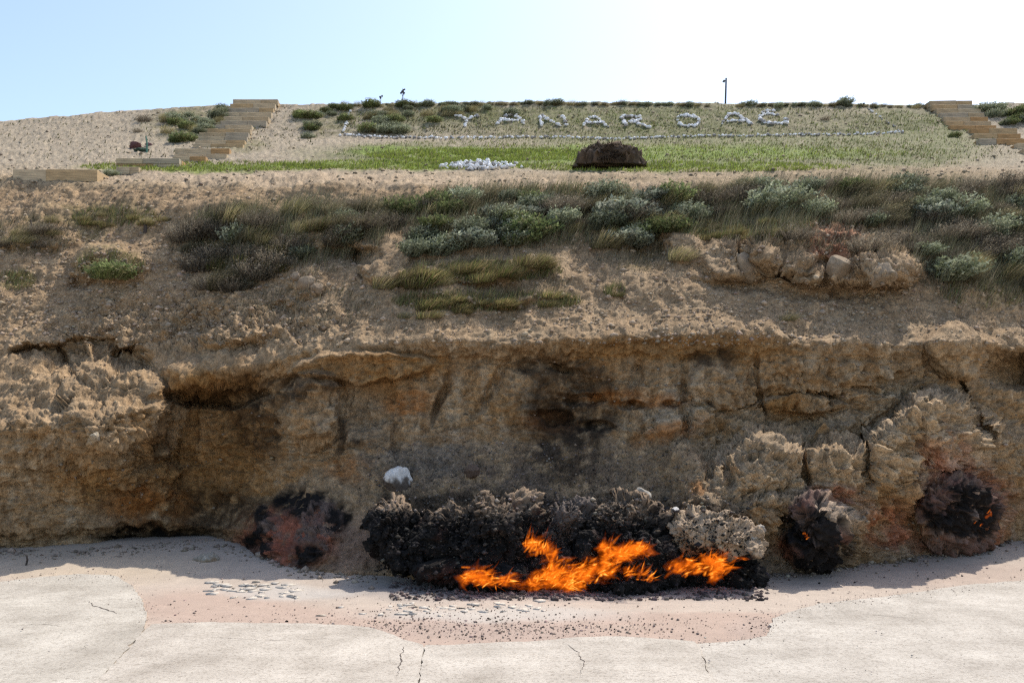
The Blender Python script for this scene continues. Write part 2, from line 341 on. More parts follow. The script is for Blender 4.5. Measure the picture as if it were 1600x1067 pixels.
# seep stains
def stain(col, lst, m=.9):
    global C
    a = 0
    for e in lst: a = a+E(e[0], e[1], e[2]*1.3, e[3]*1.3, *e[4:], soft=.7, warp=.9)
    C = mixc(C, col, (np.clip(a*1.3, 0, 1)*m*ss(-.6, .15, n2+.5*n4)))
stain((.045, .028, .016), [(900, 590, 60, 40, 30), (905, 620, 50, 40), (870, 655, 34, 18), (925, 668, 34, 16), (985, 636, 26, 9), (1045, 632, 15, 6), (825, 576, 24, 14), (880, 640, 60, 40, 20), (1105, 632, 7, 5), (1115, 560, 40, 16), (400, 650, 36, 60, -15), (420, 620, 60, 18), (300, 800, 130, 40), (240, 690, 14, 30), (335, 620, 90, 14), (560, 695, 14, 9), (533, 700, 8, 50), (480, 600, 40, 20)], .8)
stain((.33, .15, .045), [(855, 665, 34, 14), (640, 630, 34, 16), (1040, 680, 50, 14, -20), (990, 625, 80, 14), (545, 735, 36, 18), (1090, 770, 14, 10), (230, 790, 60, 30)], .6)
stain((.30, .085, .05), [(1495, 700, 14, 34, -20), (1300, 775, 36, 16), (1460, 720, 40, 30), (1280, 365, 34, 16), (1300, 385, 44, 26), (450, 835, 60, 40), (480, 815, 40, 26), (1240, 850, 30, 20), (1375, 815, 40, 30), (1500, 845, 70, 26)], .6)
stain((.27, .10, .075), [(450, 860, 60, 30), (470, 812, 34, 12), (1500, 780, 70, 50), (430, 850, 50, 30)], .65)
stain((.010, .009, .008), [(474, 782, 40, 22), (412, 808, 16, 20), (404, 840, 16, 14), (485, 865, 22, 20), (410, 855, 18, 16), (525, 815, 16, 26, 20), (1500, 790, 46, 34, 10), (1250, 820, 26, 34), (1280, 850, 40, 36), (205, 855, 60, 12), (240, 835, 90, 10)], 1.0)
stain((.30, .26, .22), [(1490, 690, 30, 40), (700, 700, 80, 14)], .5)
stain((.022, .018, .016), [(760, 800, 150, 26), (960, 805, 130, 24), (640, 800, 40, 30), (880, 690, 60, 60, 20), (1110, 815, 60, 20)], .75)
# upper land
up_m = ss(305, 282, py_)
hs = np.tile(np.array([.37, .305, .215]), (len(pf), 1)); hs = mixc(hs, (.36, .275, .19), ss(.1, .6, n2)*.6)
C = C*(1-up_m[:, None])+hs*up_m[:, None]
C = mixc(C, (.45, .375, .285), E(560, 284, 560, 12, 1, soft=.5, warp=.25)*.9)
def green(col, lst, m=.9, sp=.0):
    global C
    a = 0
    for e in lst: a = a+E(*e, soft=.6, warp=.35)
    C = mixc(C, col, np.clip(a, 0, 1)*m*ss(-.6+sp, .35+sp, n1+.9*n2))
green((.185, .185, .085), [(1000, 190, 480, 36, 0), (1180, 235, 430, 34, 1), (640, 240, 200, 20), (1420, 210, 130, 50)], .95, -.3)
green((.30, .25, .16), [(1260, 190, 130, 24), (1000, 235, 200, 14), (800, 205, 160, 16)], .7, .1)
green((.19, .25, .05), [(760, 243, 200, 12, 1), (620, 258, 190, 9), (1060, 262, 250, 9), (330, 262, 210, 8), (600, 235, 60, 8), (800, 252, 120, 9), (1000, 240, 420, 14)], .95, -.35)
green((.16, .15, .06), [(300, 190, 90, 34, -5), (520, 190, 70, 26), (370, 225, 60, 14), (700, 175, 180, 18)], .75, 0)
green((.15, .14, .055), [(760, 345, 200, 50), (430, 350, 150, 45), (740, 430, 130, 24, -5), (760, 468, 150, 18, -3), (1180, 355, 110, 30), (1450, 340, 240, 70, 8), (1550, 440, 90, 50), (160, 345, 110, 36), (50, 370, 60, 30), (170, 410, 60, 24), (20, 440, 40, 16), (1000, 400, 60, 30), (960, 455, 20, 10)], .7, .15)
green((.14, .105, .075), [(1450, 340, 240, 60, 8), (400, 370, 110, 60)], .5, .1)
C = C*(1+.10*fine[:, None]); C = C*(1+.34*facez*near)[:, None]*.86; C = C*(np.array([1.03, .965, .865])[None]*(facez*near)[:, None]+(1-facez*near)[:, None]); C = C*(np.array([.95, .855, .725])[None]*near[:, None]+(1-near)[:, None]); C = C*(1+.35*(b3i-.5)+.25*(b2i-.5)*near)[:, None]; C = np.clip(C, .006, .8)

# hill continues behind the crest
last = Pd[-1]; ext = []
for dy_, dz_ in ((2, .7), (5, 1.1), (10, .6), (25, -2.5), (60, -10), (140, -22)):
    e = last.copy(); e[:, 1] += dy_; e[:, 2] += dz_; e[:, 0] *= (1+dy_/60); ext.append(e)
V = np.concatenate([Pd.reshape(-1, 3)]+ext); C2 = np.concatenate([C]+[np.tile(C[-NX:], (1, 1)) for _ in ext])
TT = T+len(ext)
a = (np.arange(TT-1)[:, None]*NX+np.arange(NX-1)[None]).ravel()
quads = np.stack([a, a+1, a+1+NX, a+NX], -1)
hill_me = mesh_np('hillside', V, [quads], C2, M_hill)
hill = tag(obj('hillside', hill_me), kind='structure')
bvh = BVHTree.FromPolygons([tuple(x) for x in V[:T*NX].tolist()], quads[:(T-1)*(NX-1)].tolist())
def ray(px, py):
    d = Vector(((px-800)/F, 1, (HZ-py)/F)).normalized()
    h = bvh.ray_cast(Vector((0, 0, CH)), d)
    return h[0], h[1]
def Yat(px, py):
    h = ray(px, py); return h[0].y if h[0] else 40
def drop(x, y, z0=40):
    h = bvh.ray_cast(Vector((x, y, z0)), Vector((0, 0, -1)))
    return h[0]

# ------------------------------------------------------------------ ground: sand sheet
gx = np.concatenate([[-600, -250, -90, -45, -25, -18], np.arange(-14, 14.01, .045), [18, 25, 45, 90, 250, 600]])
gy = np.concatenate([[-600, -200, -60, -20, -4, 4], np.arange(8, 20.5, .045), [24, 35, 60, 120, 250, 700]])
GX, GY = np.meshgrid(gx, gy); gp = np.stack([GX.ravel(), GY.ravel(), 0*GX.ravel()], -1)
gn = fbm(gp*.8, 4, 5.); gn2 = fbm(gp*3, 3, 8.); gn3 = fbm(gp*14, 2, 8.)
vis = ((np.abs(GX) < 14.1) & (GY > 7) & (GY < 21)).ravel()
gpx = 800+F*gp[:, 0]/np.maximum(gp[:, 1], 1); gpy = HZ+F*CH/np.maximum(gp[:, 1], 1)
gz = ground_rise(gp[:, 0], gp[:, 1])+np.where(vis, gn*.03*ss(11, 14, gp[:, 1])+gn2*.006+gn3*.004, 0)
gw = fbm(gp*.7, 4, 90.)*22
def GE(cx, cy, rx, ry, soft=.6):
    r = np.sqrt(((gpx+gw-cx)/rx)**2+((gpy+gw*.5-cy)/ry)**2); return 1-ss(1-soft, 1+.3*soft, r)
GC = np.tile(np.array([.53, .44, .355]), (len(gp), 1))
GC = mixc(GC, (.48, .36, .285), (GE(330, 950, 190, 34)+GE(520, 985, 250, 40)+GE(800, 990, 330, 30)+GE(1130, 985, 140, 26)+GE(1100, 965, 260, 12)+GE(1400, 900, 320, 22)*.6+GE(60, 890, 260, 20)*.5).clip(0, 1)*.9)
GC = mixc(GC, (.42, .33, .275), (GE(760, 985, 200, 22)+GE(1180, 985, 50, 24)).clip(0, 1)*.5)
GC = mixc(GC, (.56, .46, .34), (GE(120, 890, 260, 26)).clip(0, 1)*.8)
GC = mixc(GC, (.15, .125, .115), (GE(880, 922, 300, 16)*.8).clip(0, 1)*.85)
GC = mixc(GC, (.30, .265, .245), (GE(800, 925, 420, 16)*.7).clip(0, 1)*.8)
GC = mixc(GC, (.56, .52, .46), (GE(450, 925, 130, 14)+GE(780, 960, 240, 14)).clip(0, 1)*.6)
GC *= .75*(1+.12*gn2+.06*gn)[:, None]
nx, ny = len(gx), len(gy)
a = (np.arange(ny-1)[:, None]*nx+np.arange(nx-1)[None]).ravel()
ground_me = mesh_np('ground', np.stack([gp[:, 0], gp[:, 1], gz], -1), [np.stack([a, a+1, a+1+nx, a+nx], -1)], GC, M_sand)
ground = tag(obj('ground', ground_me), kind='structure')
def gzat(x, y): return float(ground_rise(x, y))
def G3(px, py):                      # picture point on the ground
    Y = CH*F/(py-HZ)
    for _ in range(8): Y = (CH-gzat(0, Y))*F/(py-HZ)
    return (px-800)/F*Y, Y, gzat(0, Y)

# ------------------------------------------------------------------ concrete paving: slabs with real gaps
def concrete_mat():
    m, n, l = new_mat('concrete')
    tc = n.new('ShaderNodeTexCoord')
    def noise(sc, det, ro=.6, vec=None):
        z = n.new('ShaderNodeTexNoise'); z.inputs['Scale'].default_value = sc; z.inputs['Detail'].default_value = det
        z.inputs['Roughness'].default_value = ro; l.new(vec or tc.outputs['Object'], z.inputs['Vector']); return z.outputs['Fac']
    def ramp(f, p0, c0, p1, c1):
        r = n.new('ShaderNodeValToRGB'); r.color_ramp.elements[0].position = p0; r.color_ramp.elements[0].color = (*c0, 1)
        r.color_ramp.elements[1].position = p1; r.color_ramp.elements[1].color = (*c1, 1); l.new(f, r.inputs[0]); return r.outputs[0]
    base = ramp(noise(.9, 8, .65), .30, (.31, .28, .24), .66, (.505, .47, .415))
    speck = ramp(noise(26, 4, .7), .36, (.62, .60, .58), .50, (1, 1, 1))
    fine_ = ramp(noise(110, 2, .6), .34, (.70, .69, .67), .5, (1.03, 1.02, 1.0))
    mp = n.new('ShaderNodeMapping'); mp.inputs['Scale'].default_value = (.4, 5, 1); l.new(tc.outputs['Object'], mp.inputs[0])
    trow = ramp(noise(2.2, 5, .6, mp.outputs[0]), .34, (.90, .89, .87), .6, (1.03, 1.03, 1.03))
    oi = n.new('ShaderNodeObjectInfo')
    prev = base
    for c, f in ((speck, .85), (fine_, .65), (trow, .45)):
        mx = n.new('ShaderNodeMix'); mx.data_type = 'RGBA'; mx.blend_type = 'MULTIPLY'; mx.inputs[0].default_value = f
        l.new(prev, mx.inputs[6]); l.new(c, mx.inputs[7]); prev = mx.outputs[2]
    mx = n.new('ShaderNodeMix'); mx.data_type = 'RGBA'; mx.blend_type = 'MULTIPLY'; mx.inputs[0].default_value = 1
    l.new(prev, mx.inputs[6]); l.new(oi.outputs['Color'], mx.inputs[7]); prev = mx.outputs[2]
    b = n.new('ShaderNodeBsdfPrincipled'); b.inputs['Roughness'].default_value = .9; b.inputs['Specular IOR Level'].default_value = .2
    l.new(prev, b.inputs['Base Color'])
    bp = n.new('ShaderNodeBump'); bp.inputs['Strength'].default_value = .55; bp.inputs['Distance'].default_value = .012
    l.new(noise(38, 6, .75), bp.inputs['Height']); l.new(bp.outputs[0], b.inputs['Normal'])
    o = n.new('ShaderNodeOutputMaterial'); l.new(b.outputs[0], o.inputs[0]); return m
M_conc = concrete_mat()
paving = tag(empty('pavement', (0, 0, 0)), kind='structure')
def resample(pts, step=.12, jit=.012, seed=0):
    r = np.random.default_rng(seed); out = []
    for (x0, y0), (x1, y1) in zip(pts[:-1], pts[1:]):
        d = math.hypot(x1-x0, y1-y0); k_ = max(1, min(int(d/step), 120))
        for i in range(k_):
            t = i/k_; w = 0 if d > 20 else jit
            out.append((x0+(x1-x0)*t+r.normal(0, w), y0+(y1-y0)*t+r.normal(0, w)))
    return out
def slab(px_pts, extra, seed, color, h=.035):
    pts = [G3(x, y)[:2] for x, y in px_pts]
    loop = resample(pts, seed=seed)+[pts[-1]]+extra
    zz = [h+gzat(x, y)+.01 for x, y in loop]
    bm = bmesh.new(); top = [bm.verts.new((x, y, z)) for (x, y), z in zip(loop, zz)]
    f = bm.faces.new(top); bm.normal_update()
    if f.normal.z < 0: f.normal_flip()
    ge = bm.edges[:]
    ex = bmesh.ops.extrude_edge_only(bm, edges=ge)
    for v in [v for v in ex['geom'] if isinstance(v, bmesh.types.BMVert)]: v.co.z -= .12
    bmesh.ops.triangulate(bm, faces=[f])
    bm.normal_update(); me = bpy.data.meshes.new('slab'); bm.to_mesh(me); bm.free(); me.materials.append(M_conc)
    o = obj('slab', me, paving); o.color = (*color, 1); return o
slab([(151, 1067), (190, 1026), (226, 984), (229, 960), (222, 938), (205, 915), (180, 900), (120, 898), (60, 903), (0, 910), (-120, 915), (-300, 915)], [(-22, 13), (-22, 2), (-5.4, 2), (-5.0, 8.4)], 1, (.99, .985, .96), .010)
slab([(653, 1075), (658, 1040), (662, 1013), (645, 1008), (620, 1000), (590, 988), (560, 983), (480, 979), (320, 977), (236, 980), (228, 988), (192, 1028), (156, 1067)], [(-4.9, 8.4), (-5.2, 2), (-.7, 2), (-1.0, 8.6)], 2, (1.02, 1.0, .975), .04)
slab([(1112, 1070), (1100, 1036), (1086, 1008), (1060, 1005), (960, 999), (900, 1001), (850, 1006), (760, 1010), (700, 1013), (663.2, 1013), (659.2, 1040), (654.6, 1075)], [(-.985, 8.6), (-.66, 2), (1.6, 2), (2.0, 8.6)], 3, (1.02, 1.005, .985), .04)
slab([(1900, 890), (1700, 900), (1600, 908), (1500, 916), (1440, 926), (1370, 935), (1285, 944), (1235, 957), (1207, 968), (1203, 984), (1196, 996), (1150, 1004), (1087.2, 1008), (1101.2, 1036), (1113.2, 1070)], [(2.01, 8.6), (1.64, 2), (22, 2), (22, 15)], 4, (1.0, .995, .985), .012)

# ------------------------------------------------------------------ rocks
def ico(sub):
    bm = bmesh.new(); bmesh.ops.create_icosphere(bm, subdivisions=sub, radius=1)
    v = np.array([x.co[:] for x in bm.verts]); f = np.array([[y.index for y in x.verts] for x in bm.faces]); bm.free(); return v, f
ICO1, ICO2, ICO4, ICO5 = ico(1), ico(2), ico(4), ico(5)
def rockv(base, seed, rough=.35, flat=.75):
    v, f = base; r = np.random.default_rng(seed); o = r.uniform(0, 50, 3)
    d = 1+rough*fbm(v*1.1+o, 3)
    v = v*d[:, None]
    for _ in range(5):                       # broken facets
        nrm = r.normal(size=3); nrm /= np.linalg.norm(nrm); h = v@nrm; lim = r.uniform(.55, .85)
        v = v-np.maximum(h-lim, 0)[:, None]*nrm[None]*.9
    return v*np.array([1, r.uniform(.7, 1), flat*r.uniform(.75, 1.1)]), f
def simple_earth(name, col, var=.3, sc=1.5):
    m = earth_mat(name, bumps=((60, .5, .012), (20, .5, .03)), var=var, scale=sc)
    n = m.node_tree.nodes; at = [x for x in n if x.type == 'ATTRIBUTE'][0]
    rgb = n.new('ShaderNodeRGB'); rgb.outputs[0].default_value = (*col, 1)
    for lk in list(m.node_tree.links):
        if lk.from_node == at: t = lk.to_socket; m.node_tree.links.remove(lk); m.node_tree.links.new(rgb.outputs[0], t)
    return m
M_white = simple_earth('white_painted_stone', (.84, .84, .84), .25)
M_grey = simple_earth('grey_stone', (.36, .34, .32))
M_tanr = simple_earth('tan_rock', (.40, .32, .23))
M_ochr = simple_earth('ochre_rock', (.30, .20, .11))
def stone_variants(n, mat, base=ICO1, rough=.35):
    out = []
    for i in range(n):
        v, f = rockv(base, 100+i, rough); out.append(mesh_np('stone', v, [f], mat=mat, smooth=False))
    return out
SV_white = stone_variants(7, M_white); SV_grey = stone_variants(3, M_grey)

def big_rock(name, px, py, r, label, cat, mat=None, cfun=None, Y=None, sx=1, sy=1, sz=1, seed=0, base=ICO4, sink=.25, rough=.4, lump=.12):
    """a boulder centred on a picture point; r in picture pixels"""
    if Y is None:
        loc, nr = ray(px, py+r*.5); Y = loc.y+.30*r/F*loc.y
    v, f = rockv(base, seed, rough, 1.0)
    w1, w2 = worley(v*3+seed, seed); w3, _ = worley(v*8+seed, seed+1)
    d = lump*(.6-w1)+lump*.45*(.5-w3)+.04*fbm(v*9+seed, 3)
    v = v*(1+d[:, None])*np.array([sx, sy, sz]); rm = r/F*Y
    v = v*rm
    c = cfun(v/rm, seed) if cfun else None
    o = obj(name, mesh_np(name, v, [f], c, mat or M_rock), loc=W3(px, py, Y))
    return tag(o, label, cat)
def crust(base, capc, lo=.1, hi=.5):
    def fn(v, seed):
        c = np.tile(np.array(base), (len(v), 1)); m = ss(lo, hi, v[:, 2]+.8*fbm(v*2.2+seed, 4))
        c = mixc(c, capc, m); return np.clip(c*(1+.2*fbm(v*6+seed, 3))[:, None], .005, .9)
    return fn
big_rock('boulder', 623, 752, 24, 'round boulder with a white crust standing alone on the grey scree above the fire', 'boulder', cfun=crust((.09, .07, .055), (.62, .59, .54), -.05, .35), seed=4, sy=.9, sz=1.05, lump=.16, rough=.15, Y=Yat(623, 765)+.10)
big_rock('boulder', 321, 878, 20, 'low ochre boulder lying on the shaded ground at the foot of the left cliff', 'boulder', cfun=crust((.22, .16, .10), (.30, .27, .22)), seed=5, sx=1.0, sz=.75, Y=17.0)
big_rock('boulder', 1002, 775, 19, 'smooth pale boulder perched on top of the black rocks right of centre', 'boulder', cfun=crust((.10, .085, .07), (.34, .31, .26), -.3, .1), seed=8, sx=.75, sz=1.1, Y=15.5, lump=.08)
big_rock('boulder', 740, 738, 11, 'small dark brown wedge of rock sticking out of the scree above the fire', 'boulder', cfun=crust((.10, .065, .045), (.13, .09, .065)), seed=9, Y=Yat(740, 742)+.05, lump=.25, sz=1.2)
big_rock('boulder', 1083, 771, 11, 'small orange ochre boulder tucked under the pale ridge right of the fire', 'boulder', cfun=crust((.30, .17, .06), (.36, .24, .10)), seed=10, Y=16.6)
big_rock('boulder', 1173, 839, 10, 'pale rounded stone at the right tip of the tan topped rock', 'boulder', cfun=crust((.33, .30, .26), (.46, .42, .36)), seed=11, Y=14.9, lump=.06)
big_rock('boulder', 1187, 826, 9, 'knobbly pale stone leaning behind the tip of the tan topped rock', 'boulder', cfun=crust((.28, .24, .20), (.42, .37, .31)), seed=12, Y=15.2, lump=.25)
big_rock('boulder', 1056, 797, 7, 'little dark stone with a flat white cap between the black and the tan rocks', 'boulder', cfun=crust((.06, .05, .045), (.62, .58, .52), .25, .35), seed=13, Y=15.1, sx=.8, lump=.04)
big_rock('boulder', 478, 444, 15, 'tan boulder half bared on the left slope below the dry scrub, biggest of its cluster', 'boulder', cfun=crust((.26, .19, .125), (.34, .26, .175)), seed=14, sy=.8)
big_rock('boulder', 497, 452, 11, 'tan boulder on the left slope, lower right of its cluster', 'boulder', cfun=crust((.26, .19, .125), (.33, .25, .17)), seed=15)
big_rock('boulder', 462, 433, 9, 'tan boulder on the left slope, upper left of its cluster', 'boulder', cfun=crust((.26, .19, .125), (.33, .25, .17)), seed=16)
big_rock('boulder', 1166, 417, 21, 'broad pale boulder at the left of the bare outcrop under the green tufts', 'boulder', cfun=crust((.25, .185, .12), (.32, .245, .165)), seed=17, sz=1.1, lump=.05)
big_rock('boulder', 1310, 418, 19, 'tan boulder overhanging the hollow in the middle of the bare outcrop', 'boulder', cfun=crust((.25, .185, .12), (.32, .245, .165)), seed=19, lump=.05)
big_rock('boulder', 1378, 432, 20, 'tan boulder at the lower right end of the bare outcrop', 'boulder', cfun=crust((.25, .185, .12), (.32, .245, .165)), seed=20, lump=.05)
big_rock('boulder', 149, 682, 8, 'round stone wedged in the crack of the left terrace edge', 'boulder', cfun=crust((.32, .25, .17), (.46, .38, .27)), seed=23)

# fire-blackened rock mounds -------------------------------------------
fire_bvh_v, fire_bvh_f = [], []
def vnormals(p, f):
    fn = np.cross(p[f[:, 1]]-p[f[:, 0]], p[f[:, 2]]-p[f[:, 0]]); n_ = np.zeros_like(p)
    for k_ in range(3): np.add.at(n_, f[:, k_], fn)
    return n_/(np.linalg.norm(n_, axis=1)[:, None]+1e-12)
def mound(lobes, label, top=(.27, .195, .13), topm=.5, red=.2, seed=0, noise=.085, soot=(.012, .011, .010), toplo=.35, tophi=.8, extra=9, hmin=.45, rawc=None):
    """one continuous craggy rock: a fine sheet shrunk onto a union of ellipsoid lobes (px, py, rx px, ry px, depth Y, ry depth m)"""
    r0 = np.random.default_rng(seed+50); lobes = [l_ if l_[4] else (*l_[:4], ray(l_[0], l_[1])[0].y+.06, l_[5]) for l_ in lobes]
    for _ in range(extra):
        a_, b_, rx_, ry_, y_, dy_ = lobes[r0.integers(0, len(lobes))]; th = r0.uniform(0, 6.28); k_ = r0.uniform(.3, .62)
        lobes.append((a_+math.cos(th)*rx_*.72, b_+math.sin(th)*ry_*.72, rx_*k_, ry_*k_, y_-r0.uniform(-.1, .6)*dy_, dy_*k_))
    L = [(W3(a_, b_, y_), np.array([rx_/F*y_, dy_, ry_/F*y_])) for a_, b_, rx_, ry_, y_, dy_ in lobes]
    lo = np.min([c_-r_ for c_, r_ in L], 0)-.25; hi = np.max([c_+r_ for c_, r_ in L], 0)+.25
    v, f = ICO6
    c0 = (lo+hi)/2; half = (hi-lo)/2; d = v*half
    t = np.full(len(v), .15)
    for s_ in np.linspace(1.2, .15, 70):
        p = c0+d*s_; ins = np.zeros(len(v))
        for c_, r_ in L: ins = np.maximum(ins, np.exp(-2.2*(((p-c_)/r_)**2).sum(1)))
        hit = (ins > .105) & (t <= .1501); t = np.where(hit, s_, t)
    p = c0+d*t[:, None]
    n_ = vnormals(p, f); n_ = n_*np.sign((n_*d).sum(1))[:, None]*.65+.35*d/np.linalg.norm(d, axis=1)[:, None]
    wp = fbm(p*3, 3)[:, None]*.5
    w0, w0b, i0, t0 = worley(p*2.0+wp+seed, seed+7, 2); w1, w1b, i1, t1 = worley(p*4.6+wp+seed, seed, 2); w2, w2b, i2, t2 = worley(p*11+wp+seed, seed+2, 2); w3, w3b, i3, t3 = worley(p*24+seed, seed+3, 2)
    disp = noise*(1.5*(i0-.5)+2.0*t0+.7*(i1-.5)+1.1*t1+.35*(i2-.5)+.6*t2+.2*(i3-.5)+.2*t3-.3*(1-ss(0, .1, w1b-w1)))+noise*1.2*fbm(p*2.4+seed, 5, gain=.6)
    p = p+n_*disp[:, None]
    nz = vnormals(p, f)[:, 2]
    rel = (p[:, 2]-lo[2]-.25)/(hi[2]-lo[2]-.5)
    q1, q2, q3 = fbm(p*2.2+seed, 4), fbm(p*6+seed, 4), fbm(p*11+seed+9, 3)
    c = np.tile(np.array(soot), (len(p), 1))
    c = mixc(c, (.05, .042, .038), ss(.0, .6, q2))
    c = mixc(c, (.20, .16, .14), ss(.25, .7, q3)*.35*ss(.6, .9, i2))
    c = mixc(c, (.27, .085, .05), ss(.1, .6, fbm(p*2+seed+5, 4))*red)
    if rawc is not None:
        q4 = fbm(p*1.7+seed*3, 4)
        c = mixc(np.tile(np.array(rawc), (len(p), 1))*(1+.3*q2)[:, None], (.26, .10, .06), ss(.0, .45, fbm(p*2.6+seed+5, 4))*.8); c = mixc(c, soot, ss(-.22, .02, q4+.3*q2))
    c = mixc(c, top, ss(toplo, tophi, rel+.35*q1+.2*q2)*topm)
    c = mixc(c, top, ss(.25, .75, nz+.3*q2)*ss(hmin-.1, hmin+.3, rel+.25*q1)*.6)      # dust that settled on the ledges
    c = np.clip(c*(1+.3*q3)[:, None], .006, .8)
    b0 = sum(len(x) for x in fire_bvh_v)
    fire_bvh_v.append(p); fire_bvh_f.append(f+b0)
    base = np.array([c0[0], c0[1], 0.])
    o = obj('burnt_rock', mesh_np('burnt_rock', p-base, [f], c, M_rock), loc=base)
    return tag(o, label, 'rock', 'fire blackened rocks at the cliff foot'), p
ICO6 = ico(7)
mound([(616, 832, 38, 42, 15.7, .55), (645, 856, 34, 38, 15.5, .5), (620, 800, 20, 18, 15.9, .35)], 'jet black rounded rock with a pale peak, at the left end of the fire', topm=.95, toplo=.80, tophi=.98, seed=1, red=.05, hmin=.8)
mound([(705, 850, 56, 58, 15.6, .6), (775, 845, 66, 64, 15.4, .7), (815, 810, 45, 42, 15.6, .6), (760, 898, 90, 26, 15.0, .5)], 'big soot black rock mound with rough brownish crest left of the tallest flames', topm=.75, toplo=.70, tophi=1.1, seed=2, red=.2, extra=16, hmin=.68)
mound([(880, 850, 40, 56, 15.5, .5), (860, 890, 50, 36, 15.1, .5), (910, 806, 34, 20, 15.7, .4)], 'grey crumbly rock column standing among the middle flames', topm=.7, top=(.15, .12, .10), toplo=.4, tophi=1.0, seed=3, red=.15, hmin=.4)
mound([(970, 838, 56, 50, 15.4, .6), (1005, 875, 60, 50, 15.1, .6), (990, 802, 38, 26, 15.6, .45), (970, 910, 80, 22, 14.9, .5), (1030, 826, 28, 26, 15.5, .45)], 'black craggy rock under the perched pale boulder right of centre', topm=.6, toplo=.75, tophi=1.1, seed=4, red=.1, extra=14, hmin=.7)
mound([(1080, 832, 46, 32, 15.3, .6), (1130, 838, 50, 28, 15.2, .7), (1162, 852, 24, 18, 15.1, .6), (1085, 892, 56, 40, 15.35, .35), (1150, 888, 24, 36, 15.3, .3), (1172, 902, 26, 20, 15.2, .3)], 'tan topped rock with a black hollow underneath at the right end of the main fire', topm=1.0, top=(.37, .275, .185), toplo=.50, tophi=.62, seed=5, red=.15, hmin=.5)
def scorched(ells, label, seed, thick=.16, blacks=(), reds=(), top=None, raw=(.17, .115, .085)):
    """a burnt crag: the same bank surface, bulging out as its own thick rough crust; its rim runs back into the bank"""
    m = 0
    for e in ells: m = np.maximum(m, el(*e, soft=.6, warp=1.7))
    nf = blur(wx, 2)/26; m = m*(1-.75*ss(.02, .42, nf)); m = m+.30*wf/9*(m > .02); ii, jj = np.where(m > .06); i0, i1, j0, j1 = ii.min()-1, ii.max()+2, jj.min()-1, jj.max()+2
    sub = Pd[i0:i1, j0:j1].reshape(-1, 3); nb = NS[i0:i1, j0:j1].reshape(-1, 3); mm = np.clip(m[i0:i1, j0:j1].ravel(), 0, 1)
    X_, Y_ = PX[i0:i1, j0:j1].ravel(), PY[i0:i1, j0:j1].ravel()
    a1, a2, ai, at_ = worley(sub*3.6+fbm(sub*4, 2)[:, None]*.4+seed, seed, 2); c1, c2, ci_, ct = worley(sub*9+fbm(sub*9, 2)[:, None]*.4+seed, seed+1, 2)
    q1, q2 = fbm(sub*3+seed, 5, gain=.6), fbm(sub*8+seed, 4)
    d_ = ss(.05, .9, mm)*(thick+at_*.08+(ai-.5)*.05+ct*.05+(ci_-.5)*.03+q1*.14+q2*.05+(.5-worley(sub*17, 3)[0])*.05)-.05*(1-ss(.05, .3, mm))
    p = sub+nb*d_[:, None]; W_ = j1-j0; H_ = i1-i0
    a_ = (np.arange(H_-1)[:, None]*W_+np.arange(W_-1)[None]).ravel(); qd = np.stack([a_, a_+1, a_+1+W_, a_+W_], -1)
    qd = qd[(mm[qd] > .04).all(1)]
    used = np.unique(qd); re_ = np.full(len(p), -1); re_[used] = np.arange(len(used)); qd = re_[qd]
    c = np.tile(np.array(raw), (len(p), 1))*(1+.35*q2)[:, None]
    if top: c = mixc(c, top, ss(.1, .5, q1)*.7)
    cs_ = C.reshape(T, NX, 3)[i0:i1, j0:j1].reshape(-1, 3); bl = ss(.15, .85, mm+.25*q1)[:, None]; c = cs_*(1-bl)+c*bl
    r_ = 0; k_ = 0
    for e in reds: r_ = r_+1-ss(.5, 1.2, np.hypot((X_-e[0])/e[2], (Y_-e[1])/e[3])+.45*q2)
    for e in blacks: k_ = k_+1-ss(.6, 1.15, np.hypot((X_-e[0])/e[2], (Y_-e[1])/e[3])+.9*q1+.45*q2)
    c = mixc(c, (.15, .062, .042), np.clip(r_, 0, 1)*.7*ss(-.5, .4, q2+.5*q1)); c = mixc(c, (.06, .045, .038), ss(.0, .5, fbm(sub*5+seed*2, 4))*.6); c = mixc(c, (.013, .011, .010), np.clip(k_, 0, 1)*.97); c = np.clip(c, .006, .8)
    b0 = sum(len(x) for x in fire_bvh_v); tri_ = np.concatenate([qd[:, [0, 1, 2]], qd[:, [0, 2, 3]]]); fire_bvh_v.append(p[used]); fire_bvh_f.append(tri_+b0)
    base = p[used].mean(0)
    return tag(obj('burnt_rock', mesh_np('burnt_rock', p[used]-base, [qd], c[used], M_rock), loc=base), label, 'rock', 'fire blackened rocks at the cliff foot')
scorched([(1272, 842, 42, 50), (1262, 805, 30, 26)], 'small dark red and black rock mound apart from the main fire to the right', 6, .09, blacks=[(1248, 832, 24, 24), (1285, 815, 18, 34), (1285, 862, 40, 30), (1265, 850, 30, 20)], reds=[(1245, 848, 20, 14), (1296, 835, 14, 24), (1270, 800, 24, 10)], raw=(.14, .10, .08))
scorched([(1497, 795, 66, 58), (1490, 842, 58, 22)], 'rust red and black burnt outcrop at the far right of the cliff foot', 7, .07, blacks=[(1505, 775, 34, 22), (1470, 800, 26, 20), (1525, 805, 24, 34), (1490, 815, 34, 18)], reds=[(1460, 790, 34, 22), (1500, 845, 60, 18), (1535, 780, 20, 24), (1480, 765, 30, 14)], top=(.26, .19, .15))
scorched([(458, 818, 66, 56), (460, 865, 50, 26)], 'low reddish heap of burnt rubble left of the black rocks', 8, .04, blacks=[(474, 784, 38, 22), (412, 806, 16, 20), (404, 838, 16, 14), (485, 866, 22, 18), (412, 856, 18, 16), (522, 815, 14, 24)], reds=[(445, 812, 26, 14), (490, 815, 20, 14), (455, 858, 38, 22)], raw=(.13, .093, .075))
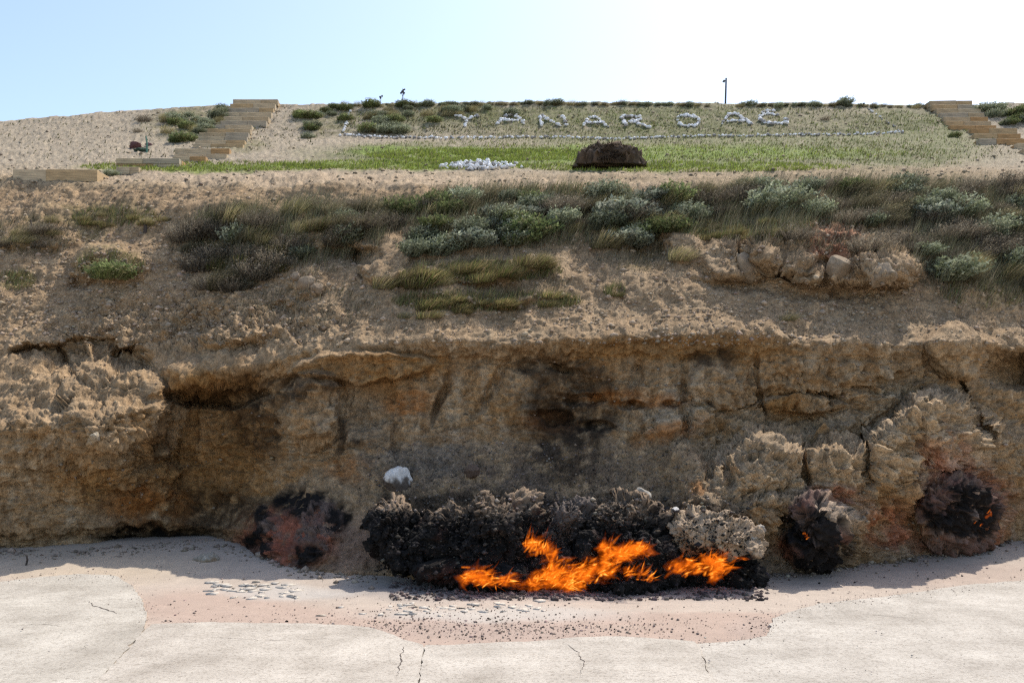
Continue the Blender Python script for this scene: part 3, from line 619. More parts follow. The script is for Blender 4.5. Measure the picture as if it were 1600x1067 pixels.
FB = BVHTree.FromPolygons(np.concatenate(fire_bvh_v).tolist(), np.concatenate(fire_bvh_f).tolist())
def ray_any(px, py):
    d = Vector(((px-800)/F, 1, (HZ-py)/F)).normalized(); best = None
    for b in (bvh, FB):
        h = b.ray_cast(Vector((0, 0, CH)), d)
        if h[0] is not None and (best is None or h[3] < best[2]): best = (h[0], h[1], h[3])
    return best

# merged loose stones (uncountable) -------------------------------------
def scatter_stones(name, pts, sizes, cols, mat, parent=None, base=ICO1, squash=.7):
    n = len(pts); bv, bf = base; vs = []; nv = len(bv)
    var = [rockv(base, 300+i, .4, squash)[0] for i in range(12)]
    pick = rng.integers(0, 12, n); ang = rng.uniform(0, 6.28, n)
    A = np.stack([np.asarray(var)[pick]], 0)[0]
    ca, sa = np.cos(ang)[:, None], np.sin(ang)[:, None]
    x = A[..., 0]*ca-A[..., 1]*sa; y = A[..., 0]*sa+A[..., 1]*ca
    A = np.stack([x, y, A[..., 2]], -1)*np.asarray(sizes)[:, None, None]+np.asarray(pts)[:, None, :]
    fs = (bf[None]+(np.arange(n)*nv)[:, None, None]).reshape(-1, 3)
    me = mesh_np(name, A.reshape(-1, 3), [fs], np.repeat(cols, nv, 0), mat, smooth=False)
    return tag(obj(name, me, parent), kind='stuff')
def sample_px(n, x0, x1, y0, y1, fn=None):
    out = []
    while len(out) < n:
        x, y = random.uniform(x0, x1), random.uniform(y0, y1)
        if fn and random.random() > fn(x, y): continue
        out.append((x, y))
    return out
OCT = (np.array([[1, 0, 0], [-1, 0, 0], [0, 1, 0], [0, -1, 0], [0, 0, 1], [0, 0, -1], [.6, .6, .5], [-.6, .6, .4]], float), None)
bmx = bmesh.new(); [bmx.verts.new(tuple(x)) for x in OCT[0]]; bmesh.ops.convex_hull(bmx, input=bmx.verts[:]); bmesh.ops.triangulate(bmx, faces=bmx.faces[:])
bmx.verts.index_update(); OCT = (np.array([v.co[:] for v in bmx.verts]), np.array([[v.index for v in f.verts] for f in bmx.faces])); bmx.free()
def hits(lst, fn=ray_any):
    r = [fn(x, y) for x, y in lst]; keep = [(h[0], p) for h, p in zip(r, lst) if h and h[0] is not None]
    return np.array([h[:] for h, _ in keep]), np.array([p for _, p in keep])
# clods over the slopes
def clod_w(x, y):
    d = .25+.75*max(0, math.exp(-((x-180)/260)**2-((y-440)/90)**2))+.5*math.exp(-((x-1150)/300)**2-((y-490)/40)**2)
    return min(1, d)
hp, hx = hits(sample_px(12000, -40, 1640, 285, 540, clod_w), ray)
sz = rng.gamma(1.9, .014, len(hp)).clip(.010, .13)
scatter_stones('loose_clods', hp, sz, pal((.37, .285, .20), len(hp), .2), M_rock, base=OCT)
hp, hx = hits(sample_px(1600, -40, 1640, 560, 900, lambda x, y: .25+.75*(abs(x-1250) < 330 or x < 260)), ray)
scatter_stones('cliff_crumbs', hp, rng.gamma(2.2, .010, len(hp)).clip(.010, .07), pal((.24, .185, .13), len(hp), .25), M_rock, base=OCT)
hp, hx = hits(sample_px(1900, -20, 1620, 168, 285, lambda x, y: 1 if y > 262 else .4), ray)
scatter_stones('hill_clods', hp, rng.gamma(2, .018, len(hp)).clip(.015, .10), pal((.30, .24, .165), len(hp), .25), M_rock, base=OCT)
hp, hx = hits(sample_px(1800, 560, 1090, 690, 800), ray)
scatter_stones('scree', hp, rng.gamma(1.8, .007, len(hp)).clip(.005, .035), pal((.17, .145, .13), len(hp), .35), M_rock, base=OCT)
# rubble on the burnt rocks and talus in front
hp, hx = hits(sample_px(2200, 585, 1175, 775, 935))
tz = ss(825, 785, hx[:, 1])*rng.random(len(hx))
cb = pal((.022, .020, .019), len(hp), .4); tp = pal((.36, .29, .225), len(hp), .3); lt = (rng.random(len(hp)) < .25)[:, None]*.5
mixm = np.clip(tz[:, None]*.8+lt*.35, 0, 1); cb = cb*(1-mixm)+tp*mixm
scatter_stones('burnt_rubble', hp, rng.gamma(2.2, .012, len(hp)).clip(.010, .09), cb, M_rock, base=OCT)
pts = []
for x, y in sample_px(2600, 610, 1200, 893, 938):
    X, Y, Z = G3(x, y); pts.append((X, Y, Z+.01))
scatter_stones('fire_talus', pts, rng.gamma(2.2, .013, len(pts)).clip(.01, .08), pal((.13, .10, .09), len(pts), .35), M_rock, base=OCT)
# gravel and flakes on the sand
def gr_w(x, y):
    return min(1, .06+math.exp(-((x-800)/260)**2-((y-(985-((x-800)/330)**2*14))/13)**2)+.45*math.exp(-((x-690)/170)**2-((y-958)/18)**2)+.3*math.exp(-((x-1200)/60)**2-((y-975)/14)**2)+.5*math.exp(-((x-20)/40)**2-((y-872)/8)**2)+.25*math.exp(-((x-1250)/180)**2-((y-905)/20)**2))
pts = [(*G3(x, y)[:2], G3(x, y)[2]+.008) for x, y in sample_px(5200, -30, 1630, 865, 1012, gr_w)]
scatter_stones('gravel', pts, rng.gamma(1.5, .0055, len(pts)).clip(.004, .032), pal((.25, .19, .155), len(pts), .45), M_rock, base=OCT)
pts = [(*G3(x, y)[:2], G3(x, y)[2]+.045) for x, y in sample_px(260, -30, 1630, 985, 1067)]
scatter_stones('paving_grit', pts, rng.gamma(1.6, .004, len(pts)).clip(.003, .02), pal((.30, .27, .24), len(pts), .4), M_rock, base=OCT)

pts = []
for run in ([(226, 984), (229, 960), (205, 915), (180, 900), (60, 903), (-30, 912)], [(645, 1008), (590, 988), (480, 979), (320, 977), (236, 980)], [(1086, 1008), (960, 999), (850, 1006), (700, 1013)], [(1620, 908), (1440, 926), (1285, 944), (1207, 968), (1203, 984), (1196, 996), (1089, 1008)]):
    for (x0, y0), (x1, y1) in zip(run[:-1], run[1:]):
        for _ in range(int(abs(x1-x0)*1.6+abs(y1-y0)*2)):
            t = random.random(); X, Y, Z = G3(x0+(x1-x0)*t+random.gauss(0, 9), y0+(y1-y0)*t+random.gauss(0, 4.5)); pts.append((X, Y, Z+.028))
scatter_stones('edge_grit', pts, rng.gamma(1.5, .0035, len(pts)).clip(.003, .016), pal((.46, .37, .30), len(pts), .2), M_rock, base=OCT)
pts = []
for x in rng.uniform(-40, 1640, 1500):
    if 590 < x < 1180: continue
    X, Y, Z = G3(x, float(np.interp(x, XS, foot))+abs(random.gauss(0, 7))+2); pts.append((X, Y-.02, Z+.01))
scatter_stones('cliff_debris', pts, rng.gamma(1.5, .016, len(pts)).clip(.008, .13), pal((.25, .20, .155), len(pts), .25), M_rock, base=OCT)
def crack(pxs_, w, seed):
    pts_ = resample([G3(x, y)[:2] for x, y in pxs_], .06, .012, seed); n_ = len(pts_); v_ = []
    for i, (x, y) in enumerate(pts_): ww = w*math.sin(math.pi*(i+.6)/(n_+.2))*random.uniform(.4, 1.2); v_ += [(x-ww, y-ww*.6, .058), (x+ww, y+ww*.6, .058)]
    v_ = np.array(v_); v_[:, 2] = [gzat(0, q_[1])+hc for q_, hc in zip(v_, [crack.h]*len(v_))]; i = np.arange(n_-1)*2
    obj('crack', mesh_np('crack', v_, [np.stack([i, i+1, i+3, i+2], -1)], mat=M_crack, smooth=False), paving)
M_crack = simple_earth('crack_dirt', (.11, .09, .075), .4)
crack.h = .024; crack([(138, 940), (146, 948), (168, 955), (192, 962)], .012, 3); crack([(0, 985), (60, 976), (110, 982)], .006, 5); crack([(1330, 960), (1420, 968), (1500, 955), (1590, 962)], .006, 9)
crack.h = .054; crack([(634, 1012), (628, 1030), (620, 1067)], .007, 4); crack([(880, 1010), (902, 1024), (912, 1040), (906, 1067)], .006, 6); crack([(300, 1000), (420, 1006), (540, 1003)], .005, 8)
# curled plates of dried mud, each one its own piece of the ground
M_mud = simple_earth('dried_mud', (.50, .45, .385), .15)
def mud_plate(px, py, r, seed):
    rr = np.random.default_rng(seed); X, Y, Z = G3(px, py); n = rr.integers(5, 8)
    an = np.sort(rr.uniform(0, 6.28, n)); rad = r*rr.uniform(.7, 1.15, n)
    top = np.stack([np.cos(an)*rad, np.sin(an)*rad, .012+rr.uniform(0, .016, n)], -1); bot = top*np.array([.94, .94, 1])-np.array([0, 0, .02])
    v = np.concatenate([top, bot, [[0, 0, .014]]]); i = np.arange(n); j = (i+1) % n
    me = mesh_np('mud_plate', v, [np.stack([i, j, j*0+2*n], -1), np.stack([i, i+n, j+n], -1), np.stack([i, j+n, j], -1)], mat=M_mud, smooth=False)
    obj('mud_plate', me, ground, loc=(X, Y, Z-.005))
kk = 0
for gy_, n_ in ((912, 12), (918, 13), (924, 14), (931, 10)):
    for i in range(n_):
        mud_plate(325+random.random()*140+(gy_-912)*.2, gy_+random.uniform(-4, 4), random.uniform(.05, .14), 1000+kk); kk += 1
for i in range(46):
    x = random.gauss(700, 90); mud_plate(min(max(x, 500), 900), 951+random.gauss(0, 7)+abs(x-690)*-.02, random.uniform(.05, .11), 1000+kk); kk += 1

# ------------------------------------------------------------------ flames
def flame_mat():
    m, n, l = new_mat('flame')
    a = n.new('ShaderNodeAttribute'); a.attribute_name = 'glow'
    tc = n.new('ShaderNodeTexCoord'); nz = n.new('ShaderNodeTexNoise'); nz.inputs['Scale'].default_value = 7; nz.inputs['Detail'].default_value = 6; nz.inputs['Roughness'].default_value = .7
    l.new(tc.outputs['Object'], nz.inputs['Vector'])
    mr = n.new('ShaderNodeMapRange'); mr.inputs[1].default_value = .38; mr.inputs[2].default_value = .70; l.new(nz.outputs['Fac'], mr.inputs[0])
    mu = n.new('ShaderNodeMath'); mu.operation = 'MULTIPLY'; l.new(a.outputs['Fac'], mu.inputs[0]); l.new(mr.outputs[0], mu.inputs[1])
    rp = n.new('ShaderNodeValToRGB'); e = rp.color_ramp.elements
    e[0].position = 0; e[0].color = (.55, .07, .004, 1); e[1].position = .6; e[1].color = (1, .62, .12, 1)
    x = e.new(.26); x.color = (.98, .23, .010, 1)
    l.new(mu.outputs[0], rp.inputs[0])
    em = n.new('ShaderNodeEmission'); em.inputs['Strength'].default_value = 1.0; l.new(rp.outputs[0], em.inputs[0])
    tr = n.new('ShaderNodeBsdfTransparent'); ms = n.new('ShaderNodeMixShader')
    l.new(mu.outputs[0], ms.inputs[0]); l.new(tr.outputs[0], ms.inputs[1]); l.new(em.outputs[0], ms.inputs[2])
    o = n.new('ShaderNodeOutputMaterial'); l.new(ms.outputs[0], o.inputs[0])
    m.cycles.emission_sampling = 'NONE'
    return m
M_flame = flame_mat()
def flame(segs, label, n=60, seed=0, ang=30, ln=(14, 46), wd=(1.8, 7.0)):
    """licks of fire along picture-space ridges (x0,y0,x1,y1,spread): every lick is a closed, pointed, wind-bent body"""
    r = np.random.default_rng(seed); vs, fs, gl = [], [], []; nv = 0
    tot = sum(math.hypot(s_[2]-s_[0], s_[3]-s_[1])+12 for s_ in segs)
    for s_ in segs:
        k_ = max(3, int(n*(math.hypot(s_[2]-s_[0], s_[3]-s_[1])+12)/tot))
        for _ in range(k_):
            t = r.random(); px = s_[0]+(s_[2]-s_[0])*t+r.normal(0, s_[4]*.65); py = s_[1]+(s_[3]-s_[1])*t+r.normal(0, s_[4]*.65)
            h = ray_any(px, py); Y = min(h[0].y, 15.6)-r.uniform(.06, .35)
            base = W3(px, py, Y); sc = Y/F
            soft = r.random() < .55; L = r.uniform(*ln)*sc*(.6+.4*r.random())*(1.15 if soft else .8); w = r.uniform(*wd)*sc*(1.35 if soft else .6)
            an = math.radians(r.normal(ang, 26)); dirv = np.array([math.cos(an), r.normal(0, .2), math.sin(an)]); dirv /= np.linalg.norm(dirv)
            side = np.cross(dirv, [0, 1, 0]); side /= np.linalg.norm(side); fr = np.cross(side, dirv)
            K = 8; ph = r.uniform(0, 6.28); bend = r.normal(0, .18); wob = r.uniform(.04, .12)*L
            heat = r.uniform(.10, .38) if soft else r.uniform(.5, 1.0)
            for i in range(K):
                u = i/(K-1); prof = math.sin(math.pi*min(1, .12+.88*u)**.75)**.9*w*(1-.35*u)+.0005
                c = base+dirv*L*(u-.3)+side*(wob*math.sin(ph+u*5)*u+bend*L*u*u)
                for dv in (side*prof, fr*prof*.6, -side*prof, -fr*prof*.6): vs.append(c+dv)
                g = heat*math.sin(math.pi*(.05+.93*u)**.8)
                gl += [0, max(g, 0), 0, max(g, 0)]
                if i:
                    b = nv+(i-1)*4
                    for q_ in range(4): fs.append((b+q_, b+(q_+1) % 4, b+4+(q_+1) % 4, b+4+q_))
            nv += K*4
    vs = np.array(vs); c0 = vs.mean(0)
    o = obj('flame', mesh_np('flame', vs-c0, [np.array(fs)], mat=M_flame, attrs={'glow': gl}), loc=c0)
    return tag(o, label, 'flame', 'gas flames at the cliff foot')
flame([(728, 895, 745, 905, 8), (735, 905, 800, 908, 6), (745, 893, 762, 905, 7), (725, 908, 740, 898, 7)], 'low separate flame licking the black rock, leftmost of the fire', n=130, seed=1, ang=15)
flame([(828, 852, 856, 860, 7), (856, 862, 868, 898, 9), (822, 850, 835, 848, 3)], 'flame climbing the left side of the grey rock column', n=110, seed=2, ang=50)
flame([(820, 910, 880, 905, 9), (860, 900, 905, 890, 13), (880, 918, 905, 908, 7), (905, 890, 950, 885, 13), (890, 905, 930, 895, 10), (945, 888, 975, 870, 9), (840, 903, 870, 895, 8)], 'largest flame, spread wide at the foot of the middle rocks', n=360, seed=3, ang=22, ln=(18, 50))
flame([(945, 868, 975, 862, 6), (965, 865, 1015, 855, 7), (940, 850, 946, 860, 4), (955, 862, 1000, 857, 8)], 'flame streaming right across the black rock below the perched boulder', n=160, seed=4, ang=14)
flame([(1050, 888, 1085, 884, 8), (1085, 882, 1115, 878, 8), (1110, 868, 1128, 885, 9), (1118, 885, 1115, 905, 5), (1126, 880, 1130, 892, 6)], 'bright flame under the tan topped rock, rightmost of the main fire', n=190, seed=5, ang=20)
flame([(985, 893, 1010, 897, 5), (1012, 900, 1018, 908, 4), (978, 890, 985, 896, 4)], 'thin flickering flames on the dark ground between the two brightest fires', n=36, seed=6, ang=50, wd=(1.5, 4))
flame([(1152, 872, 1164, 873, 1.5)], 'tiny flame in the black hole under the tip of the tan topped rock', n=9, seed=7, ang=8, ln=(10, 20), wd=(1.5, 3))
flame([(1254, 832, 1262, 842, 2)], 'small glowing flame on the dark red mound apart from the main fire', n=6, seed=8, ang=60, ln=(6, 12), wd=(1, 2.5))
flame([(1532, 795, 1545, 806, 4), (1520, 818, 1538, 822, 2), (1542, 800, 1546, 808, 3)], 'small flame on the right edge of the rust red outcrop', n=9, seed=9, ang=50, ln=(6, 13), wd=(1, 2.8))

# ------------------------------------------------------------------ timber stairs
def wood(name, col):
    m, n, l = new_mat(name)
    tc = n.new('ShaderNodeTexCoord'); mp = n.new('ShaderNodeMapping'); mp.inputs['Scale'].default_value = (1.2, 9, 14)
    l.new(tc.outputs['Object'], mp.inputs[0])
    nz = n.new('ShaderNodeTexNoise'); nz.inputs['Scale'].default_value = 2.5; nz.inputs['Detail'].default_value = 6; l.new(mp.outputs[0], nz.inputs['Vector'])
    r = n.new('ShaderNodeValToRGB'); r.color_ramp.elements[0].position = .3; r.color_ramp.elements[1].position = .7
    r.color_ramp.elements[0].color = (*[c*.6 for c in col], 1); r.color_ramp.elements[1].color = (*[min(c*1.2, .9) for c in col], 1)
    l.new(nz.outputs['Fac'], r.inputs[0])
    b = n.new('ShaderNodeBsdfPrincipled'); b.inputs['Roughness'].default_value = .85; l.new(r.outputs[0], b.inputs['Base Color'])
    bp = n.new('ShaderNodeBump'); bp.inputs['Strength'].default_value = .4; bp.inputs['Distance'].default_value = .01; l.new(nz.outputs['Fac'], bp.inputs['Height']); l.new(bp.outputs[0], b.inputs['Normal'])
    o = n.new('ShaderNodeOutputMaterial'); l.new(b.outputs[0], o.inputs[0]); return m
WOODS = [wood('weathered_timber', (.42, .32, .19)), wood('tan_timber', (.44, .31, .16)), wood('orange_timber', (.40, .24, .10)), wood('grey_timber', (.37, .31, .22)), wood('pale_timber', (.48, .38, .24))]
def box(bm, x0, x1, y0, y1, z0, z1, bev=.008):
    vs = [bm.verts.new(c) for c in ((x0, y0, z0), (x1, y0, z0), (x1, y1, z0), (x0, y1, z0), (x0, y0, z1), (x1, y0, z1), (x1, y1, z1), (x0, y1, z1))]
    fs = [bm.faces.new([vs[i] for i in q_]) for q_ in ((0, 3, 2, 1), (4, 5, 6, 7), (0, 1, 5, 4), (1, 2, 6, 5), (2, 3, 7, 6), (3, 0, 4, 7))]
    if bev: bmesh.ops.bevel(bm, geom=list({e for f in fs for e in f.edges}), offset=bev, segments=1, affect='EDGES')
def beam(parent, x0, x1, y0, y1, z0, z1, mat):
    c = Vector(((x0+x1)/2, (y0+y1)/2, (z0+z1)/2)); bm = bmesh.new()
    hx, hy, hz = (x1-x0)/2, (y1-y0)/2, (z1-z0)/2; box(bm, -hx, hx, -hy, hy, -hz, hz)
    me = bpy.data.meshes.new('beam'); bm.to_mesh(me); bm.free(); me.materials.append(mat)
    return obj('beam', me, parent, loc=c-parent.location, rot=(random.gauss(0, .006), random.gauss(0, .006), random.gauss(0, .008)))
def stair(steps, label, seed):
    """steps: (left px, right px, top py, front depth m, beams in the riser, visible drop px), lowest first"""
    random.seed(seed); steps = [(l_, r_, t_, min(Yat(l_+(r_-l_)*q_, t_+dr) for q_ in (.05, .5, .95))-.03, nb, dr) for l_, r_, t_, Y, nb, dr in steps]
    for i in range(1, len(steps)): steps[i] = (*steps[i][:3], max(steps[i][3] if steps[i][3] < 39.9 else 0, steps[i-1][3]+.30), *steps[i][4:])
    x, y, z = W3((steps[0][0]+steps[0][1])/2, steps[0][2], steps[0][3])
    root = tag(empty('timber_stairs', (float(x), float(y), float(z)-.3)), label, 'stairs', 'timber stairs up the hill')
    for i, (l_, r_, t_, Y, nb, dr) in enumerate(steps):
        z1 = CH+(HZ-t_)/F*Y; h = dr/F*Y*1.45; X0, X1 = (l_-800)/F*Y, (r_-800)/F*Y
        bz = h/nb
        for b in range(nb):
            cut = X0+(X1-X0)*random.uniform(.3, .7); a, c_ = random.choice(WOODS), random.choice(WOODS)
            zz1 = z1-b*bz; jy = random.uniform(-.012, .012)
            beam(root, X0+random.uniform(-.03, .03), cut-.004, Y+jy, Y+.22+jy, zz1-bz+.004, zz1, a)
            beam(root, cut+.004, X1+random.uniform(-.03, .03), Y+jy, Y+.22+jy, zz1-bz+.004, zz1, c_)
        # cheek sleepers that hold the tread, and the earth-filled tread itself
        for xx in (X0+.02, X1-.20): beam(root, xx, xx+.18, Y+.225, Y+.80, z1-h-.10, z1-.006, random.choice(WOODS))
        beam(root, X0+.205, X1-.205, Y+.225, Y+.78, z1-h*.9, z1-.02, WOODS[0])
    return root
def flight(x0, x1, y0, y1, w0, w1, Y0, Y1, n):
    return [(x0+(x1-x0)*i/(n-1), x0+w0+((x1+w1)-(x0+w0))*i/(n-1), y0+(y1-y0)*i/(n-1), Y0+(Y1-Y0)*i/(n-1), 1, abs(y1-y0)/(n-1)) for i in range(n)]
st = [(20, 152, 265, 27.0, 1, 13), (183, 216, 261, 27.6, 1, 8), (181, 281, 247.5, 29.2, 2, 12), (268, 321, 244.5, 30.2, 1, 7)]
st += [(271, 353, 241, 31.4, 1, 7), (274, 357, 232, 32.0, 1, 9)]
st += flight(302, 318, 225, 195.5, 77, 76, 33.0, 36.3, 6)
st += flight(345, 363.5, 189, 155.5, 71, 70, 37.0, 41.0, 6)
stair(st, 'pale timber sleeper stairs climbing the bare hill on the left', 3)
st2 = [(1640, 1720, 250, 33.0, 1, 8), (1620, 1700, 242, 33.8, 1, 8), (1598, 1670, 233, 34.6, 1, 8), (1588, 1662, 224, 35.4, 1, 9)]
st2 += flight(1530, 1517, 217, 200.5, 72, 72, 36.3, 38.2, 3)
st2 += flight(1484, 1452, 196, 157.5, 72, 68, 38.6, 42.0, 7)
stair(st2, 'orange brown timber sleeper stairs at the right edge of the hill', 4)

# ------------------------------------------------------------------ white stone letters, border, rubble pile
def stone_line(root, pts, step, size, var, grey=0):
    for (x0, y0), (x1, y1) in zip(pts[:-1], pts[1:]):
        d = math.hypot(x1-x0, (y1-y0)*1.0); k_ = max(1, round(d/step))
        for i in range(k_):
            t = (i+random.uniform(.1, .9))/k_; px = x0+(x1-x0)*t+random.uniform(-1, 1); py = y0+(y1-y0)*t+random.uniform(-1.1, 1.1)
            h = ray(px, py)
            if not h[0]: continue
            s_ = size*random.uniform(.7, 1.3)
            obj('stone', random.choice(SV_grey if random.random() < grey else var), root, loc=h[0]+Vector((0, -.03, s_*.45))-root.location,
                rot=(random.uniform(-.3, .3), random.uniform(-.3, .3), random.uniform(0, 6.28)), sc=s_)
def letter(ch, strokes, label):
    xs = [p[0] for s_ in strokes for p in s_]; ys = [p[1] for s_ in strokes for p in s_]
    h = ray(sum(xs)/len(xs), max(ys))
    root = tag(empty('stone_letter', h[0]), label, 'letter', 'white stone letters on the hill')
    for s_ in strokes: stone_line(root, s_, 3.2, .098, SV_white, .16)
random.seed(11)
letter('Y', [[(711, 181), (719, 184), (728, 189)], [(750, 182), (740, 184), (729, 189)], [(729, 189), (728, 195), (727, 202)]], 'letter Y laid in white stones, first of the name on the hill')
letter('A', [[(777, 196), (785, 188), (793, 181)], [(793, 181), (803, 180)], [(803, 180), (811, 187), (820, 195)], [(785, 190), (810, 190)]], 'first letter A in white stones, between the Y and the N')
letter('N', [[(844, 182), (845, 190), (847, 198)], [(846, 183), (860, 191), (876, 198)], [(879, 183), (883, 191), (886, 199)]], 'letter N laid in white stones')
letter('A', [[(911, 199), (916, 192), (920, 185)], [(920, 185), (932, 184)], [(932, 184), (941, 192), (950, 201)], [(915, 193), (940, 194)]], 'second letter A in white stones, between the N and the R')
letter('R', [[(970, 184), (974, 192), (979, 200)], [(972, 183), (988, 183), (1002, 186)], [(1002, 186), (998, 191), (980, 192)], [(988, 192), (1001, 196), (1016, 202)]], 'letter R laid in white stones')
letter('D', [[(1058, 184), (1060, 191), (1062, 198)], [(1062, 198), (1076, 199), (1090, 198)], [(1090, 198), (1093, 192), (1090, 186)], [(1090, 186), (1076, 182), (1059, 183)]], 'letter D laid in white stones')
letter('A', [[(1128, 198), (1132, 189), (1137, 181)], [(1137, 181), (1152, 180)], [(1152, 180), (1163, 188), (1175, 197)], [(1136, 191), (1162, 191)]], 'third letter A in white stones, right of the D')
letter('G', [[(1190, 177.5), (1199, 175), (1210, 175.5)], [(1217, 182), (1203, 180), (1190, 182), (1186, 186)], [(1186, 186), (1190, 192), (1203, 195), (1218, 195)], [(1218, 195), (1229, 194), (1232, 190), (1226, 187)]], 'letter G with a curved accent in white stones, last of the name')
root = tag(empty('stone_border', ray(960, 216)[0]), 'row of white and grey stones bordering the lettered slope below and at both ends', 'stone border')
stone_line(root, [(532, 212), (580, 215), (640, 216), (720, 217), (800, 216), (880, 215.5), (960, 218.5), (1030, 216), (1100, 213.5), (1160, 214), (1230, 212), (1330, 211.5), (1380, 209.5), (1412, 208)], 4.0, .075, SV_white, .35)
stone_line(root, [(548, 174), (542, 192), (536, 210)], 3.5, .07, SV_white, .1)
stone_line(root, [(1353, 169), (1372, 182), (1396, 199), (1412, 208)], 5.5, .065, SV_white, .35)
root = tag(empty('stone_pile', ray(752, 264)[0]), 'low heap of white stones lying on the grass left of the dark brush heap', 'stone pile')
for i in range(240):
    u = random.gauss(0, .42)
    if abs(u) > 1: continue
    px = 752+u*72; w_ = (1-u*u)**.5; py = 261.5+random.uniform(-1, 1)*5.0*w_
    h = ray(px, py); s_ = random.uniform(.035, .095); hz = random.random()**1.5*.14*w_
    obj('stone', random.choice(SV_white if random.random() < .82 else SV_grey), root, loc=h[0]+Vector((0, 0, hz+s_*.3))-root.location, rot=(random.uniform(-.5, .5), random.uniform(-.5, .5), random.uniform(0, 6)), sc=s_)

# ------------------------------------------------------------------ plants
def blades(n, base_r, length, width, spread, lean, seed, cols, K=3, droop=.3, leaf=0, leaf_len=.03, h_var=.35, flat=1.0):
    """tuft of tapering blades (triangle strips); leaf>0 adds that many leaflets along each stem"""
    r = np.random.default_rng(seed)
    a = r.uniform(0, 2*np.pi, n); rad = base_r*np.sqrt(r.random(n)); b = np.stack([np.cos(a)*rad, np.sin(a)*rad, np.zeros(n)-.03], -1)
    out = b.copy(); out[:, 2] = 0; out = out/(base_r+1e-6)*spread+r.normal(0, spread*.35, (n, 3))*np.array([1, 1, 0])
    d = out+np.array([0, 0, 1.0])+np.array(lean)*r.uniform(.5, 1.3, (n, 1)); d /= np.linalg.norm(d, axis=1)[:, None]
    L = length*(1-h_var*r.random(n))*(1-.35*(rad/(base_r+1e-6))**2); ph = r.uniform(0, 2*np.pi, n)
    side = np.stack([np.cos(ph), np.sin(ph), 0*ph], -1); ln = np.array(lean)+np.array([0, 0, -droop])
    cb = np.asarray(cols)[r.integers(0, len(cols), n)]*(1+r.normal(0, .18, (n, 1))); V, Fc, Cc = [], [], []
    sp = []
    for i in range(K+1):
        u = i/K; c = b+d*(L*u)[:, None]+ln[None]*(L*u*u*.45)[:, None]; sp.append(c); w = width*(1-u)**.7*.5
        if i < K: V += [c-side*w, c+side*w]; Cc += [cb*(.8+.4*u)]*2
        else: V += [c]; Cc += [cb*1.25]
    V_ = np.stack(V, 1).reshape(-1, 3); C_ = np.stack(Cc, 1).reshape(-1, 3); st_ = 2*K+1
    o = (np.arange(n)*st_)[:, None]; qd = []
    for i in range(K-1): qd.append(o+np.array([[2*i, 2*i+1, 2*i+3, 2*i+2]]))
    tri = o+np.array([[2*K-2, 2*K-1, 2*K]])
    faces = ([np.concatenate(qd)] if qd else [])+[tri]
    if leaf:
        m_ = n*leaf; t = r.uniform(.25, 1, (n, leaf)); spn = np.stack(sp, 1); idx = np.minimum((t*K).astype(int), K-1); fr = t*K-idx
        ii = np.arange(n)[:, None]; p = (spn[ii, idx]*(1-fr)[..., None]+spn[ii, idx+1]*fr[..., None]).reshape(-1, 3)
        dd = r.normal(size=(m_, 3)); dd[:, 2] = np.abs(dd[:, 2])*.9; dd += np.array(lean)*.5; dd /= np.linalg.norm(dd, axis=1)[:, None]
        ss_ = np.cross(dd, r.normal(size=(m_, 3))); ss_ /= np.linalg.norm(ss_, axis=1)[:, None]+1e-6
        ll = leaf_len*r.uniform(.6, 1.4, (m_, 1)); ww = ll*.22
        lv = np.stack([p, p+dd*ll*.5+ss_*ww, p+dd*ll, p+dd*ll*.5-ss_*ww], 1).reshape(-1, 3)
        lc = np.repeat(np.repeat(cb, leaf, 0)*(1+r.normal(0, .2, (m_, 1))), 4, 0)
        o2 = len(V_)+(np.arange(m_)*4)[:, None]+np.array([[0, 1, 2, 3]])
        V_ = np.concatenate([V_, lv]); C_ = np.concatenate([C_, lc])
        faces = ([np.concatenate(qd+[o2])] if qd else [o2])+[tri]
    V_[:, 2] *= flat
    return V_, faces, np.clip(C_, .005, .8)
def variants(k, **kw):
    out = []
    for i in range(k):
        v, f, c = blades(seed=kw.pop('seed', 0) or 500+i*7+len(out), **kw); out.append((v, f, c))
    return out
SAGE = [(.21, .235, .14), (.26, .28, .19), (.16, .18, .10), (.29, .31, .22)]
GREEN = [(.15, .19, .075), (.21, .24, .10), (.12, .15, .06), (.22, .21, .11)]
DRY = [(.20, .17, .105), (.15, .13, .075), (.26, .23, .15), (.13, .125, .065)]
PURP = [(.155, .13, .095), (.20, .17, .125), (.115, .095, .07), (.25, .22, .165)]
STRAW = [(.30, .25, .14), (.24, .22, .10), (.36, .30, .18), (.20, .19, .08)]
TUFT = [(.19, .175, .07), (.24, .20, .09), (.14, .155, .05), (.26, .195, .10), (.17, .13, .07)]
LEAN = (.42, -.05, .0)
